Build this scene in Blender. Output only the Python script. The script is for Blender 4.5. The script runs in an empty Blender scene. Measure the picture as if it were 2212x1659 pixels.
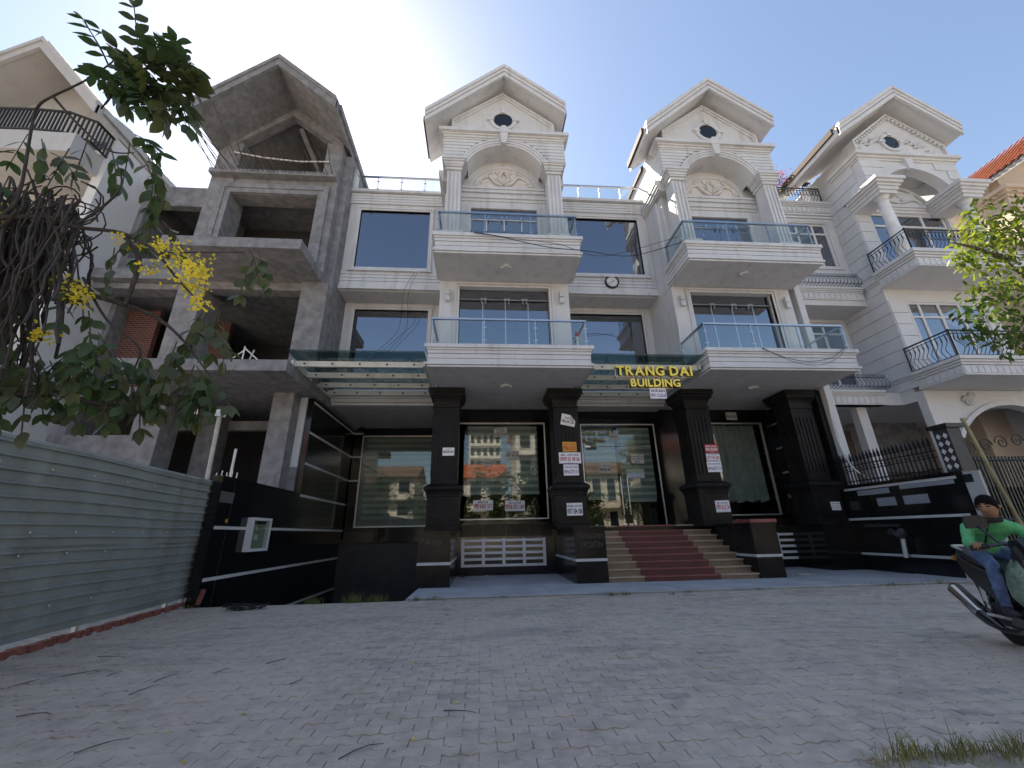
import bpy, bmesh, math, random
from mathutils import Vector, Matrix
R = math.radians
random.seed(7)
scn = bpy.context.scene
col = scn.collection
# ------------------------------------------------------------------ camera
CAMZ = 1.3
yaw, pitch, roll = 0.0792660, 0.3518944, -0.02015326
fwd = Vector((math.sin(yaw)*math.cos(pitch), math.cos(yaw)*math.cos(pitch), math.sin(pitch)))
rt = Vector((math.cos(yaw), -math.sin(yaw), 0)); up = rt.cross(fwd)
r2 = rt*math.cos(roll)+up*math.sin(roll); u2 = -rt*math.sin(roll)+up*math.cos(roll)
cam = bpy.data.objects.new('camera', bpy.data.cameras.new('camera')); col.objects.link(cam)
cam.matrix_world = Matrix(((r2.x, u2.x, -fwd.x, 0), (r2.y, u2.y, -fwd.y, 0), (r2.z, u2.z, -fwd.z, CAMZ), (0, 0, 0, 1)))
cam.data.sensor_width = 36; cam.data.lens = 880.35/2212*36; cam.data.clip_start = 0.05; cam.data.clip_end = 2000
scn.camera = cam
# ------------------------------------------------------------------ sky, sun, exposure
SUN_EL, SUN_AZ = R(49.5), R(-27.5)          # azimuth from +Y, positive to +X
sdir = Vector((math.sin(SUN_AZ)*math.cos(SUN_EL), math.cos(SUN_AZ)*math.cos(SUN_EL), math.sin(SUN_EL)))
w = bpy.data.worlds.new('World'); scn.world = w; w.use_nodes = True
nt = w.node_tree; bg = nt.nodes['Background']; sky = nt.nodes.new('ShaderNodeTexSky')
sky.sky_type = 'NISHITA'; sky.sun_disc = False; sky.sun_elevation = SUN_EL; sky.sun_rotation = SUN_AZ
sky.air_density = 1.0; sky.dust_density = 0.38; sky.ozone_density = 3.4; sky.altitude = 10
nt.links.new(sky.outputs[0], bg.inputs[0]); bg.inputs[1].default_value = 0.096
sl = bpy.data.lights.new('sun', 'SUN'); sl.energy = 5.0; sl.angle = R(0.53); sl.color = (1, .95, .87)
so = bpy.data.objects.new('sun', sl); col.objects.link(so); so.rotation_euler = sdir.to_track_quat('Z', 'Y').to_euler()
scn.view_settings.view_transform = 'Standard'; scn.view_settings.look = 'None'
scn.view_settings.exposure = 1.6; scn.view_settings.gamma = 1; scn.view_settings.use_white_balance = True; scn.view_settings.white_balance_temperature = 7950; scn.view_settings.white_balance_tint = 10
# ------------------------------------------------------------------ helpers
def at(px, py, Y):
    """a point at depth Y (metres down the street axis) seen in direction of a 2212 px wide view"""
    d = r2*((px-1106)/880.35)-u2*((py-829.5)/880.35)+fwd
    return Vector((0, 0, CAMZ))+d*(Y/d.y)
BASE = {}
def tag(o, label=None, cat=None, group=None, kind=None):
    if label: o['label'] = label
    if cat: o['category'] = cat
    if group: o['group'] = group
    if kind: o['kind'] = kind
    return o
def thing(name, loc, label, cat, group=None):
    o = bpy.data.objects.new(name, None); col.objects.link(o); o.location = loc; o.empty_display_size = .2
    BASE[o.name] = Vector(loc)
    return tag(o, label, cat, group)
def link(name, me, parent=None, **kw):
    o = bpy.data.objects.new(name, me); col.objects.link(o)
    if parent is not None: o.parent = parent
    BASE[o.name] = BASE[parent.name] if parent is not None else Vector((0, 0, 0))
    tag(o, **kw); return o
class MB:
    def __init__(s): s.v = []; s.f = []
    def box(s, x0, x1, y0, y1, z0, z1):
        b = len(s.v)
        s.v += [(x0,y0,z0),(x1,y0,z0),(x1,y1,z0),(x0,y1,z0),(x0,y0,z1),(x1,y0,z1),(x1,y1,z1),(x0,y1,z1)]
        s.f += [tuple(b+i for i in q) for q in ((0,3,2,1),(4,5,6,7),(0,1,5,4),(1,2,6,5),(2,3,7,6),(3,0,4,7))]
        return s
    def prism(s, pts, c0, c1, ax='y'):
        """polygon extruded along an axis; pts are (x,z) for y, (y,z) for x, (x,y) for z"""
        b = len(s.v); n = len(pts)
        A = sum(pts[i][0]*pts[(i+1) % n][1]-pts[(i+1) % n][0]*pts[i][1] for i in range(n))
        pts = list(pts) if A > 0 else list(pts)[::-1]
        if ax == 'y': m = lambda p, c: (p[0], c, p[1]); lo, hi = c1, c0
        elif ax == 'x': m = lambda p, c: (c, p[0], p[1]); lo, hi = c0, c1
        else: m = lambda p, c: (p[0], p[1], c); lo, hi = c0, c1
        s.v += [m(p, lo) for p in pts]+[m(p, hi) for p in pts]
        s.f.append(tuple(b+i for i in range(n))[::-1]); s.f.append(tuple(b+n+i for i in range(n)))
        for i in range(n):
            j = (i+1) % n; s.f.append((b+i, b+j, b+n+j, b+n+i))
        return s
    def tube(s, pts, r, n=6, cap=True):
        pts = [Vector(p) for p in pts]; b = len(s.v); m = len(pts)
        t0 = (pts[1]-pts[0]).normalized(); a = t0.orthogonal().normalized()
        for i, p in enumerate(pts):
            t = (pts[min(i+1, m-1)]-pts[max(i-1, 0)])
            t = t.normalized() if t.length > 1e-9 else t0
            a = (a-t*a.dot(t)); a = a.normalized() if a.length > 1e-6 else t.orthogonal().normalized()
            c = t.cross(a); rr = r[i] if isinstance(r, (list, tuple)) else r
            for k in range(n):
                g = 2*math.pi*k/n; s.v.append(tuple(p+(a*math.cos(g)+c*math.sin(g))*rr))
        for i in range(m-1):
            for k in range(n):
                k2 = (k+1) % n
                s.f.append((b+i*n+k, b+i*n+k2, b+(i+1)*n+k2, b+(i+1)*n+k))
        if cap:
            s.f.append(tuple(b+k for k in range(n))[::-1]); s.f.append(tuple(b+(m-1)*n+k for k in range(n)))
        return s
    def lathe(s, prof, cx, cy, n=16, ax='z', c=0):
        b = len(s.v)
        for r, h in prof:
            for k in range(n):
                g = 2*math.pi*k/n
                if ax == 'z': s.v.append((cx+r*math.cos(g), cy+r*math.sin(g), h))
                elif ax == 'y': s.v.append((cx+r*math.cos(g), h, cy-r*math.sin(g)))
                else: s.v.append((h, cx+r*math.cos(g), cy+r*math.sin(g)))
        for i in range(len(prof)-1):
            for k in range(n):
                k2 = (k+1) % n; s.f.append((b+i*n+k, b+i*n+k2, b+(i+1)*n+k2, b+(i+1)*n+k))
        s.f.append(tuple(b+k for k in range(n))[::-1]); s.f.append(tuple(b+(len(prof)-1)*n+k for k in range(n)))
        return s
    def quad(s, *p):
        b = len(s.v); s.v += [tuple(q) for q in p]; s.f.append(tuple(range(b, b+len(p)))); return s
    def xf(s, fn, start=0):
        s.v[start:] = [tuple(fn(Vector(p))) for p in s.v[start:]]; return s
    def mesh(s, name, mat, base=Vector((0,0,0)), smooth=False):
        me = bpy.data.meshes.new(name)
        me.from_pydata([(a-base.x, b-base.y, c-base.z) for a, b, c in s.v], [], s.f)
        for m_ in (mat if isinstance(mat, (list, tuple)) else [mat]): me.materials.append(m_)
        if smooth: me.polygons.foreach_set('use_smooth', [True]*len(me.polygons))
        me.update(); return me
    def build(s, name, mat, parent=None, smooth=False, **kw):
        base = BASE[parent.name] if parent is not None else Vector((0, 0, 0))
        return link(name, s.mesh(name, mat, base, smooth), parent, **kw)
    def solo(s, name, mat, label, cat, group=None, smooth=False, loc=None):
        """a top-level thing that is one mesh, origin at its base"""
        xs, ys, zs = zip(*s.v)
        L = Vector(loc) if loc is not None else Vector(((min(xs)+max(xs))/2, (min(ys)+max(ys))/2, min(zs)))
        o = link(name, s.mesh(name, mat, L, smooth), None, label=label, cat=cat, group=group)
        o.location = L; BASE[o.name] = L; return o
def box(name, x0, x1, y0, y1, z0, z1, mat, parent, **kw):
    return MB().box(x0, x1, y0, y1, z0, z1).build(name, mat, parent, **kw)
def holed(name, x0, x1, z0, z1, y0, y1, holes, mat, parent, ax='y', **kw):
    """wall slab with rectangular openings (hx0,hx1,hz0,hz1)"""
    xs = sorted({x0, x1, *[h[0] for h in holes], *[h[1] for h in holes]}); zs = sorted({z0, z1, *[h[2] for h in holes], *[h[3] for h in holes]})
    m = MB()
    for zi in range(len(zs)-1):
        run = None
        for xi in range(len(xs)-1):
            a, b, c, d = xs[xi], xs[xi+1], zs[zi], zs[zi+1]
            inh = any(h[0] <= a+1e-6 and h[1] >= b-1e-6 and h[2] <= c+1e-6 and h[3] >= d-1e-6 for h in holes)
            if inh:
                if run is not None: _hb(m, ax, run, a, y0, y1, c, d); run = None
            elif run is None: run = a
        if run is not None: _hb(m, ax, run, xs[-1], y0, y1, zs[zi], zs[zi+1])
    return m.build(name, mat, parent, **kw)
def _hb(m, ax, a, b, y0, y1, c, d):
    if ax == 'y': m.box(a, b, y0, y1, c, d)
    else: m.box(y0, y1, a, b, c, d)
# ------------------------------------------------------------------ materials
def M(name, c, rough=.6, var=.08, scale=1.5, bump=0, bscale=30, metal=0, spec=.5, streak=0, c2=None, speck=0, sscale=60, dirt=(.16, .15, .13), brot=0):
    m = bpy.data.materials.new(name); m.use_nodes = True; n = m.node_tree.nodes; l = m.node_tree.links
    p = n['Principled BSDF']; p.inputs['Roughness'].default_value = rough; p.inputs['Metallic'].default_value = metal
    p.inputs['Specular IOR Level'].default_value = spec
    g = n.new('ShaderNodeNewGeometry')
    def noise(sc, det=4, vec=None, dist=0):
        t = n.new('ShaderNodeTexNoise'); t.inputs['Scale'].default_value = sc; t.inputs['Detail'].default_value = det; t.inputs['Distortion'].default_value = dist
        l.new(vec or g.outputs['Position'], t.inputs['Vector']); return t.outputs['Fac']
    def ramp(f, a, b):
        r = n.new('ShaderNodeMapRange'); r.inputs[1].default_value = a; r.inputs[2].default_value = b; l.new(f, r.inputs[0]); return r.outputs[0]
    def mix(f, a, b):
        x = n.new('ShaderNodeMix'); x.data_type = 'RGBA'; l.new(f, x.inputs[0])
        for s_, q in ((x.inputs[6], a), (x.inputs[7], b)):
            if isinstance(q, tuple): s_.default_value = (*q, 1)
            else: l.new(q, s_)
        return x.outputs[2]
    lo = tuple(max(0, k*(1-var)) for k in c); hi = tuple(min(1, k*(1+var)) for k in (c2 or c))
    if var: cc = mix(ramp(noise(scale, 6, dist=.4), .3, .7), lo, hi)
    else: cc = None
    if speck: cc = mix(ramp(noise(sscale, 2), .58, .70), cc, tuple(min(1, k+speck) for k in c))
    if streak:
        mp = n.new('ShaderNodeMapping'); mp.inputs['Scale'].default_value = (1, 1, .09); l.new(g.outputs['Position'], mp.inputs['Vector'])
        s1 = ramp(noise(3.2, 5, mp.outputs[0], .3), .54, .82)
        mm = n.new('ShaderNodeMath'); mm.operation = 'MULTIPLY'; mm.inputs[1].default_value = streak; l.new(s1, mm.inputs[0])
        cc = mix(mm.outputs[0], cc, dirt)
    if cc is None: p.inputs['Base Color'].default_value = (*c, 1)
    else: l.new(cc, p.inputs['Base Color'])
    if bump:
        b = n.new('ShaderNodeBump'); b.inputs['Strength'].default_value = bump; b.inputs['Distance'].default_value = .02
        l.new(noise(bscale, 5), b.inputs['Height']); l.new(b.outputs[0], p.inputs['Normal'])
    return m
def glass(name, tint, ior=1.5, gcol=(1, 1, 1)):
    m = bpy.data.materials.new(name); m.use_nodes = True; n = m.node_tree.nodes; l = m.node_tree.links
    n.remove(n['Principled BSDF']); out = n['Material Output']
    t = n.new('ShaderNodeBsdfTransparent'); t.inputs[0].default_value = (*tint, 1)
    g = n.new('ShaderNodeBsdfGlossy'); g.inputs['Roughness'].default_value = 0.015; g.inputs[0].default_value = (*gcol, 1)
    f = n.new('ShaderNodeFresnel'); gm = n.new('ShaderNodeNewGeometry')
    e = n.new('ShaderNodeMapRange'); e.inputs[3].default_value = ior; e.inputs[4].default_value = 1/ior; l.new(gm.outputs['Backfacing'], e.inputs[0]); l.new(e.outputs[0], f.inputs[0])
    x = n.new('ShaderNodeMixShader'); l.new(f.outputs[0], x.inputs[0]); l.new(t.outputs[0], x.inputs[1]); l.new(g.outputs[0], x.inputs[2])
    l.new(x.outputs[0], out.inputs[0]); return m
WHITE = M('white_paint', (.555, .565, .595), .6, .06, 1.3, streak=.52, bump=.1, dirt=(.22, .21, .19))
WHITE2 = M('white_paint_cool', (.565, .575, .605), .55, .05, 1.2, streak=.25, bump=.1, dirt=(.3, .29, .27))
RELIEF = M('relief_plaster', (.60, .575, .56), .6, .1, 3, bump=.2)
CREAM = M('cream_paint', (.40, .40, .41), .6, .06, .8, streak=.3)
CONC = M('raw_concrete', (.165, .168, .185), .88, .16, 3.4, bump=.6, bscale=18, streak=.6, dirt=(.10, .095, .09), c2=(.215, .218, .238))
CONC2 = M('apron_concrete', (.42, .415, .43), .8, .16, 1.2, bump=.2, bscale=20, streak=0)
INNER = M('interior_shade', (.05, .05, .055), .9, .1)  # near-black colour stands in for the shade inside rooms
BRICKW = M('brick_infill', (.24, .075, .045), .9, .3, 9, bump=.5, bscale=20)
def brick_tex():
    m = M('brick_wall', (.2, .07, .05), .9, .1, 3); n = m.node_tree.nodes; l = m.node_tree.links
    g = n.new('ShaderNodeNewGeometry'); sx = n.new('ShaderNodeSeparateXYZ'); cx = n.new('ShaderNodeCombineXYZ'); b = n.new('ShaderNodeTexBrick')
    l.new(g.outputs['Position'], sx.inputs[0]); ad = n.new('ShaderNodeMath'); l.new(sx.outputs[0], ad.inputs[0]); l.new(sx.outputs[1], ad.inputs[1])
    l.new(ad.outputs[0], cx.inputs[0]); l.new(sx.outputs[2], cx.inputs[1]); l.new(cx.outputs[0], b.inputs[0])
    b.inputs['Scale'].default_value = 1; b.inputs['Brick Width'].default_value = .2; b.inputs['Row Height'].default_value = .09; b.inputs['Mortar Size'].default_value = .01
    b.inputs['Color1'].default_value = (.17, .05, .032, 1); b.inputs['Color2'].default_value = (.11, .03, .024, 1); b.inputs['Mortar'].default_value = (.20, .17, .15, 1)
    l.new(b.outputs[0], n['Principled BSDF'].inputs['Base Color']); return m
BRICKT = brick_tex()
GRAN = M('black_granite', (.0085, .0085, .0095), .12, .3, 2, speck=.018, sscale=90, spec=.45)
GRANP = M('worn_granite', (.012, .0108, .0115), .40, .5, 2.2, speck=.05, sscale=55, bump=.08, spec=.14)
GRANB = M('brown_granite', (.013, .011, .0105), .18, .5, 2.5, speck=.06, sscale=60, spec=.16)
STRIPE = M('white_stripe', (.52, .52, .52), .5, .1, 3)
TAN = M('tan_granite', (.36, .265, .19), .45, .14, 3, speck=.10, sscale=70, bump=.05)
RED = M('red_granite', (.21, .055, .055), .45, .16, 3, speck=.04, sscale=70)
STEEL = M('stainless_steel', (.52, .53, .55), .28, .05, 4, metal=1)
ALU = M('brushed_aluminium', (.62, .62, .60), .45, .05, 4, metal=.6)
IRON = M('black_iron', (.012, .012, .014), .45, .2, 6)
DGREY = M('dark_grey_paint', (.035, .035, .04), .5, .2, 4)
CANOPYP = M('canopy_beam_paint', (.58, .57, .53), .5, .08, 3, streak=.4)
GLD = glass('window_glass', (.28, .29, .31), 3.4, (.86, .91, 1))
GLG = glass('shop_glass', (.74, .78, .76), 1.62)
GLR = glass('railing_glass', (.90, .935, .93), 1.36)
GLC = glass('canopy_glass', (.42, .53, .51), 1.5)
TAND = M('tan_riser', (.22, .155, .11), .5, .16, 3, speck=.08, sscale=70); REDD = M('red_riser', (.10, .022, .024), .5, .2, 3)
ROOFD = M('dark_roof_tiles', (.045, .032, .036), .8, .3, 6, bump=.3)
ORANGE = M('orange_roof_tile', (.44, .115, .05), .75, .22, 5)
GOLD = M('gold_letters', (1.0, .56, .10), .22, .12, 8, metal=1)
# ------------------------------------------------------------------ white double townhouse
HOUSE = thing('white_townhouse', (3.3, 16, 0), 'white double townhouse with twin gabled bays, glass balconies and black granite ground floor', 'house')
XC = (0.85, 9.80)
def cladding(x0, x1, zs, y, parent, mat=WHITE, t=.05, gap=.022, nm='siding_band', ax='y'):
    for a, b in zip(zs[:-1], zs[1:]):
        if ax == 'y': box(nm, x0, x1, y-t, y, a+gap/2, b-gap/2, mat, parent)
        else: box(nm, y-t, y, x0, x1, a+gap/2, b-gap/2, mat, parent)
def frame(name, x0, x1, z0, z1, y, w, t, mat, parent, **kw):
    """picture-frame moulding, two steps, outer edge x0..x1, z0..z1, standing proud of plane y"""
    m = MB()
    for a, b, tt in ((0, w*.5, t), (w*.5, w, t*.55)):
        X0, X1, Z0, Z1 = x0+a, x1-a, z0+a, z1-a; ww = b-a
        m.box(X0, X1, y-tt, y+.1, Z1-ww, Z1); m.box(X0, X1, y-tt, y+.1, Z0, Z0+ww)
        m.box(X0, X0+ww, y-tt, y+.1, Z0+ww, Z1-ww); m.box(X1-ww, X1, y-tt, y+.1, Z0+ww, Z1-ww)
    return m.build(name, mat, parent, **kw)
def picture_window(x0, x1, z0, z1, y, parent, fm=WHITE, g=GLD, w=.16, back=True):
    f = frame('window', x0-w, x1+w, z0-w, z1+w, y, w, .07, fm, parent)
    box('pane', x0, x1, y+.06, y+.075, z0, z1, g, f)
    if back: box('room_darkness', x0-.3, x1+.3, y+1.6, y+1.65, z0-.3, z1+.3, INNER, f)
    return f
def balcony(xa, xb, yf, yb, z0, z1, parent, mat=WHITE):
    """moulded balcony slab"""
    h = z1-z0
    core = MB().box(xa+.15, xb-.15, yf+.15, yb, z0+.02, z1-.05).build('balcony', mat, parent)
    for a, b, i in ((0, .075, .09), (.09, .185, .04), (.20, .37, .10), (.395, .585, .10), (.61, .75, .085), (.755, .835, .05), (.84, 1.0, 0)):
        MB().box(xa+i, xb-i, yf+i, yb, z0+a*h, z0+b*h).build('moulding_band', mat, core)
    return core
def glass_railing(path, zb, h, n_posts, parent, hm=STEEL):
    """handrail along the path with posts and glass panels between; n_posts intervals per leg"""
    m = MB()
    for (xa, ya), (xb, yb) in zip(path[:-1], path[1:]):
        d = Vector((xb-xa, yb-ya, 0)).normalized(); q = Vector((-d.y, d.x, 0))
        P = [Vector((xa, ya, 0))-d*.035, Vector((xb, yb, 0))+d*.035]; b = len(m.v)
        for p in P:
            for s_, zz in ((-.04, h-.035), (.04, h-.035), (.04, h+.02), (-.04, h+.02)): m.v.append(tuple(p+q*s_+Vector((0, 0, zb+zz))))
        m.f += [(b, b+1, b+2, b+3), (b+7, b+6, b+5, b+4)]+[(b+i, b+4+i, b+4+(i+1) % 4, b+(i+1) % 4) for i in range(4)]
    rail = m.build('balcony_railing', hm, parent)
    done = set()
    for leg, ((xa, ya), (xb, yb)) in enumerate(zip(path[:-1], path[1:])):
        n = n_posts[leg]
        for i in range(n+1):
            t = i/n; x, y = xa+(xb-xa)*t, ya+(yb-ya)*t; k = (round(x, 2), round(y, 2))
            if k not in done:
                done.add(k); p = MB().box(x-.013, x+.013, y-.02, y+.02, zb, zb+h-.04)
                for zz in (.22, .68): p.box(x-.07, x+.07, y-.012, y+.012, zb+h*zz, zb+h*zz+.03)
                p.box(x-.05, x+.05, y-.05, y+.05, zb, zb+.015); p.build('post', STEEL, rail)
            if i < n:
                x2, y2 = xa+(xb-xa)*(i+1)/n, ya+(yb-ya)*(i+1)/n
                L = math.hypot(x2-x, y2-y); ux, uy = (x2-x)/L, (y2-y)/L; a, b = .035, L-.035
                m = MB(); nx, ny = -uy*.006, ux*.006; bb = len(m.v)
                for zz in (zb+.06, zb+h-.05):
                    m.v += [(x+ux*a-nx, y+uy*a-ny, zz), (x+ux*b-nx, y+uy*b-ny, zz), (x+ux*b+nx, y+uy*b+ny, zz), (x+ux*a+nx, y+uy*a+ny, zz)]
                m.f += [(0, 3, 2, 1), (4, 5, 6, 7), (0, 1, 5, 4), (1, 2, 6, 5), (2, 3, 7, 6), (3, 0, 4, 7)]
                m.build('glass_panel', GLR, rail)
    return rail
def arc(cx, zs, half, rise, n=20):
    """points of a segmental arch from left springing to right"""
    r = (half*half+rise*rise)/(2*rise); cz = zs+rise-r; a0 = math.asin(half/r) if rise <= half else math.pi-math.asin(half/r)
    return [(cx+r*math.sin(-a0+2*a0*i/n), cz+r*math.cos(-a0+2*a0*i/n)) for i in range(n+1)]
def band_along(pts, t0, t1, y0, y1, m):
    """solid strip offset t0..t1 (outwards, to the left of travel) of an open XZ polyline"""
    def off(t):
        o = []
        for i, p in enumerate(pts):
            a = Vector(pts[max(i-1, 0)]); b = Vector(pts[min(i+1, len(pts)-1)]); d = (b-a).normalized(); o.append((p[0]-d.y*t, p[1]+d.x*t))
        return o
    A, B = off(t0), off(t1)
    for i in range(len(pts)-1): m.prism([A[i], A[i+1], B[i+1], B[i]], y0, y1)
def scroll(cx, cz, s, flip, y, m, r=.035):
    """one acanthus scroll: a spiral with a tail"""
    pts = []
    for i in range(26):
        a = i/25*4.2*math.pi; rr = s*(1-i/27)**1.15
        pts.append((cx+flip*(rr*math.cos(a)-s), y, cz+rr*math.sin(a)))
    m.tube(pts, [r*(1-.5*i/25) for i in range(26)], 5)
def gable_roof(xc, parent, mat, yf=11.5, yb=15.6, L=(-3.15, 17.12), A=20.0, Rr=(2.5, 17.92), tile=ROOFD, steps=True, wide_back=None):
    pts = [(xc+L[0], L[1]), (xc, A), (xc+Rr[0], Rr[1])]
    roof = MB()
    def leg(p, q, t0, t1, y0, y1, m):   # vertical offsets keep the ends plumb
        m.prism([(p[0], p[1]-t1), (q[0], q[1]-t1), (q[0], q[1]-t0), (p[0], p[1]-t0)], y0, y1)
    leg(pts[0], pts[1], .12, .52, yf+.1, yb, roof); leg(pts[1], pts[2], .12, .52, yf+.1, yb, roof)
    roof = roof.build('gable_roof', mat, parent)
    for (a, b, o) in ((0, .17, 0), (.17, .2, .06), (.2, .36, .045), (.36, .39, .1), (.39, .6, .075)) if steps else ((0, .2, 0), (.2, .55, .06)):
        m = MB(); leg(pts[0], pts[1], a, b, yf+o, yf+.18, m); leg(pts[1], pts[2], a, b, yf+o, yf+.18, m); m.build('fascia_band', mat, roof)
    m = MB()
    for p, q in ((pts[0], pts[1]), (pts[1], pts[2])):
        leg(p, q, -.06, .115, yf+.2, yb+.02, m)
    t = m.build('roof_tiles', tile, roof)
    for px_, s_ in ((pts[0], -1), (pts[2], 1)):
        a, b = sorted((px_[0]+s_*.01, px_[0]+s_*.10)); box('eaves_tile_edge', a, b, yf+.35, yb, px_[1]-.30, px_[1]-.02, tile, roof)
    return roof
def oval_window(cx, cz, y, parent, mat, r=.40):
    m = MB()
    m.lathe([(r+.16, y), (r+.16, y-.07), (r+.06, y-.09), (r, y-.05), (r, y-.012)], cx, cz, 28, 'y')
    # open the middle: the ring closes on itself behind the pane
    f = m.build('oval_window', mat, parent)
    MB().lathe([(r-.002, y-.02), (r-.002, y-.03)], cx, cz, 28, 'y').build('pane', GLDK, f)
    for dx, dz in ((1, 0), (-1, 0), (0, 1)):
        k = MB()
        if dx: k.prism([(cx+dx*(r-.02), cz-.06), (cx+dx*(r+.28), cz-.05), (cx+dx*(r+.28), cz+.05), (cx+dx*(r-.02), cz+.06)], y-.11, y-.001)
        else: k.prism([(cx-.07, cz+r-.02), (cx+.07, cz+r-.02), (cx+.12, cz+r+.24), (cx+.04, cz+r+.24), (cx+.03, cz+r+.17), (cx-.03, cz+r+.17), (cx-.04, cz+r+.24), (cx-.12, cz+r+.24)], y-.11, y-.001)
        k.build('key_block', mat, f)
    return f
GLDK = M('oval_glass', (.012, .014, .02), .08, .1)
def fluted_pilaster(x, y, z0, z1, w, parent, mat):
    """square fluted pilaster on a plinth with a moulded capital; y is the front face"""
    p = MB().box(x-w/2, x+w/2, y, y+.5, z0+.55, z1-.55).build('pilaster', mat, parent)
    n = 4; fw = w/(2*n-1)
    for i in range(n): box('fillet', x-w/2+2*i*fw, x-w/2+(2*i+1)*fw, y-.04, y-.001, z0+.62, z1-.6, mat, p)
    q = MB().box(x-w/2-.12, x+w/2+.12, y-.13, y+.55, z0, z0+.42); q.box(x-w/2-.16, x+w/2+.16, y-.17, y+.55, z0+.421, z0+.50); q.box(x-w/2-.07, x+w/2+.07, y-.09, y+.55, z0+.501, z0+.58)
    q.build('plinth', mat, p)
    c = MB()
    for a, b, o in ((.55, .47, .06), (.469, .40, .03), (.399, .32, .09), (.319, .20, .12), (.199, .12, .17), (.119, 0, .21)):
        c.box(x-w/2-o, x+w/2+o, y-o-.02, y+.55, z1-a, z1-b)
    c.build('capital', mat, p)
    return p
def bay(xc, k):
    P = HOUSE; l, r = xc-2.42, xc+2.43
    # first floor: piers and glazed door
    holed('bay_wall', l, r, 6.84, 10.28, 13.2, 13.55, [(xc-1.70, xc+1.66, 6.84, 10.05)], WHITE, P)
    for a, b in ((l, l+.3), (r-.3, r)): box('bay_side_wall', a, b, 13.551, 15.29, 6.84, 10.28, WHITE, P)
    m = MB()
    for o, t in ((.10, .05), (.0, .03)):
        x0, x1, z1 = xc-1.70-o, xc+1.66+o, 10.05+o
        m.box(x0-.08, x0, 13.2-t, 13.3, 6.86, z1); m.box(x1, x1+.08, 13.2-t, 13.3, 6.86, z1); m.box(x0-.08, x1+.08, 13.2-t, 13.3, z1+.001, z1+.08)
    d = m.build('balcony_door', WHITE, P)
    ws = [xc-1.69, xc-.83, xc+.02, xc+.88, xc+1.65]
    for a, b in zip(ws[:-1], ws[1:]): box('pane', a+.012, b-.012, 13.40, 13.412, 6.88, 9.52, GLD, d)
    box('transom_pane', xc-1.69, xc+1.65, 13.40, 13.412, 9.56, 10.04, GLD, d)
    t = MB().box(xc-1.69, xc+1.65, 13.33, 13.36, 9.57, 9.605)
    for x in (xc-.8, xc+.08, xc+.75): t.box(x-.09, x-.05, 13.31, 13.34, 9.42, 9.66); t.box(x+.05, x+.09, 13.31, 13.34, 9.42, 9.66); t.box(x-.12, x+.12, 13.30, 13.33, 9.60, 9.63)
    t.build('sliding_track', STEEL, d)
    for a in ws[1:-1]: box('door_stile', a-.02, a+.02, 13.39, 13.43, 6.88, 9.52, STEEL, d)
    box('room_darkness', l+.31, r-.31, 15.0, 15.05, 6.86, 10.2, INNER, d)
    # balconies
    b1 = balcony(xc-2.60, xc+2.68, 11.45, 13.19, 6.10, 6.84, P)
    box('porch_ceiling', xc-2.42, xc+2.43, 13.191, 16.1, 6.115, 6.80, WHITE, P)
    glass_railing([(xc-2.42, 13.15), (xc-2.42, 11.62), (xc+2.5, 11.62), (xc+2.5, 13.15)], 6.84, .95, (1, 3, 1), P)
    b2 = balcony(xc-2.58, xc+2.66, 11.45, 13.19, 10.28, 11.08, P)
    box('bay_floor', l, r, 13.191, 15.6, 10.29, 11.06, WHITE, P)
    glass_railing([(xc-2.40, 13.1), (xc-2.40, 11.62), (xc+2.48, 11.62), (xc+2.48, 13.1)], 11.08, 1.0, (1, 3, 1), P)
    # second floor: recessed door, arched front
    holed('bay_wall', l+.1, r-.1, 11.07, 17.2, 13.0, 13.3, [(xc-1.45, xc+1.45, 11.07, 13.72)], WHITE, P)
    d = MB()
    d.box(xc-1.47, xc-1.33, 12.96, 13.1, 11.08, 13.72); d.box(xc+1.33, xc+1.47, 12.96, 13.1, 11.08, 13.72); d.box(xc-1.33, xc+1.33, 12.96, 13.1, 13.60, 13.72)
    d = d.build('balcony_door', WHITE, P)
    ws = [xc-1.33, xc-.70, xc, xc+.70, xc+1.33]
    for a, b in zip(ws[:-1], ws[1:]): box('pane', a+.012, b-.012, 13.04, 13.052, 11.10, 13.08, GLD, d)
    box('transom_pane', xc-1.33, xc+1.33, 13.04, 13.052, 13.12, 13.59, GLD, d)
    t = MB().box(xc-1.32, xc+1.32, 12.93, 12.96, 13.08, 13.11)
    for x in (xc-.62, xc-.1, xc+.1, xc+.68): t.box(x-.03, x+.03, 12.91, 12.94, 12.95, 13.16)
    t.build('sliding_track', STEEL, d)
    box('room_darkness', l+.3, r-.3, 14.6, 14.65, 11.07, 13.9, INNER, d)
    for a, b, o in ((13.96, 14.08, .04), (14.081, 14.2, .10), (14.201, 14.32, .07), (14.321, 14.46, .15), (14.461, 14.58, .20)):
        box('lintel_band', l+.55, r-.55, 13.0-o, 13.01, a, b, WHITE, P)
    tp = arc(xc, 14.60, 1.46, 1.22)
    m = MB(); band_along(tp, -.12, 0, 12.93, 12.999, m); tf = m.build('relief_panel', WHITE, P)
    m = MB(); m.prism(arc(xc, 14.60, 1.36, 1.12), 12.965, 12.999); m.build('relief_ground', RELIEF, tf)
    m = MB()
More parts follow.
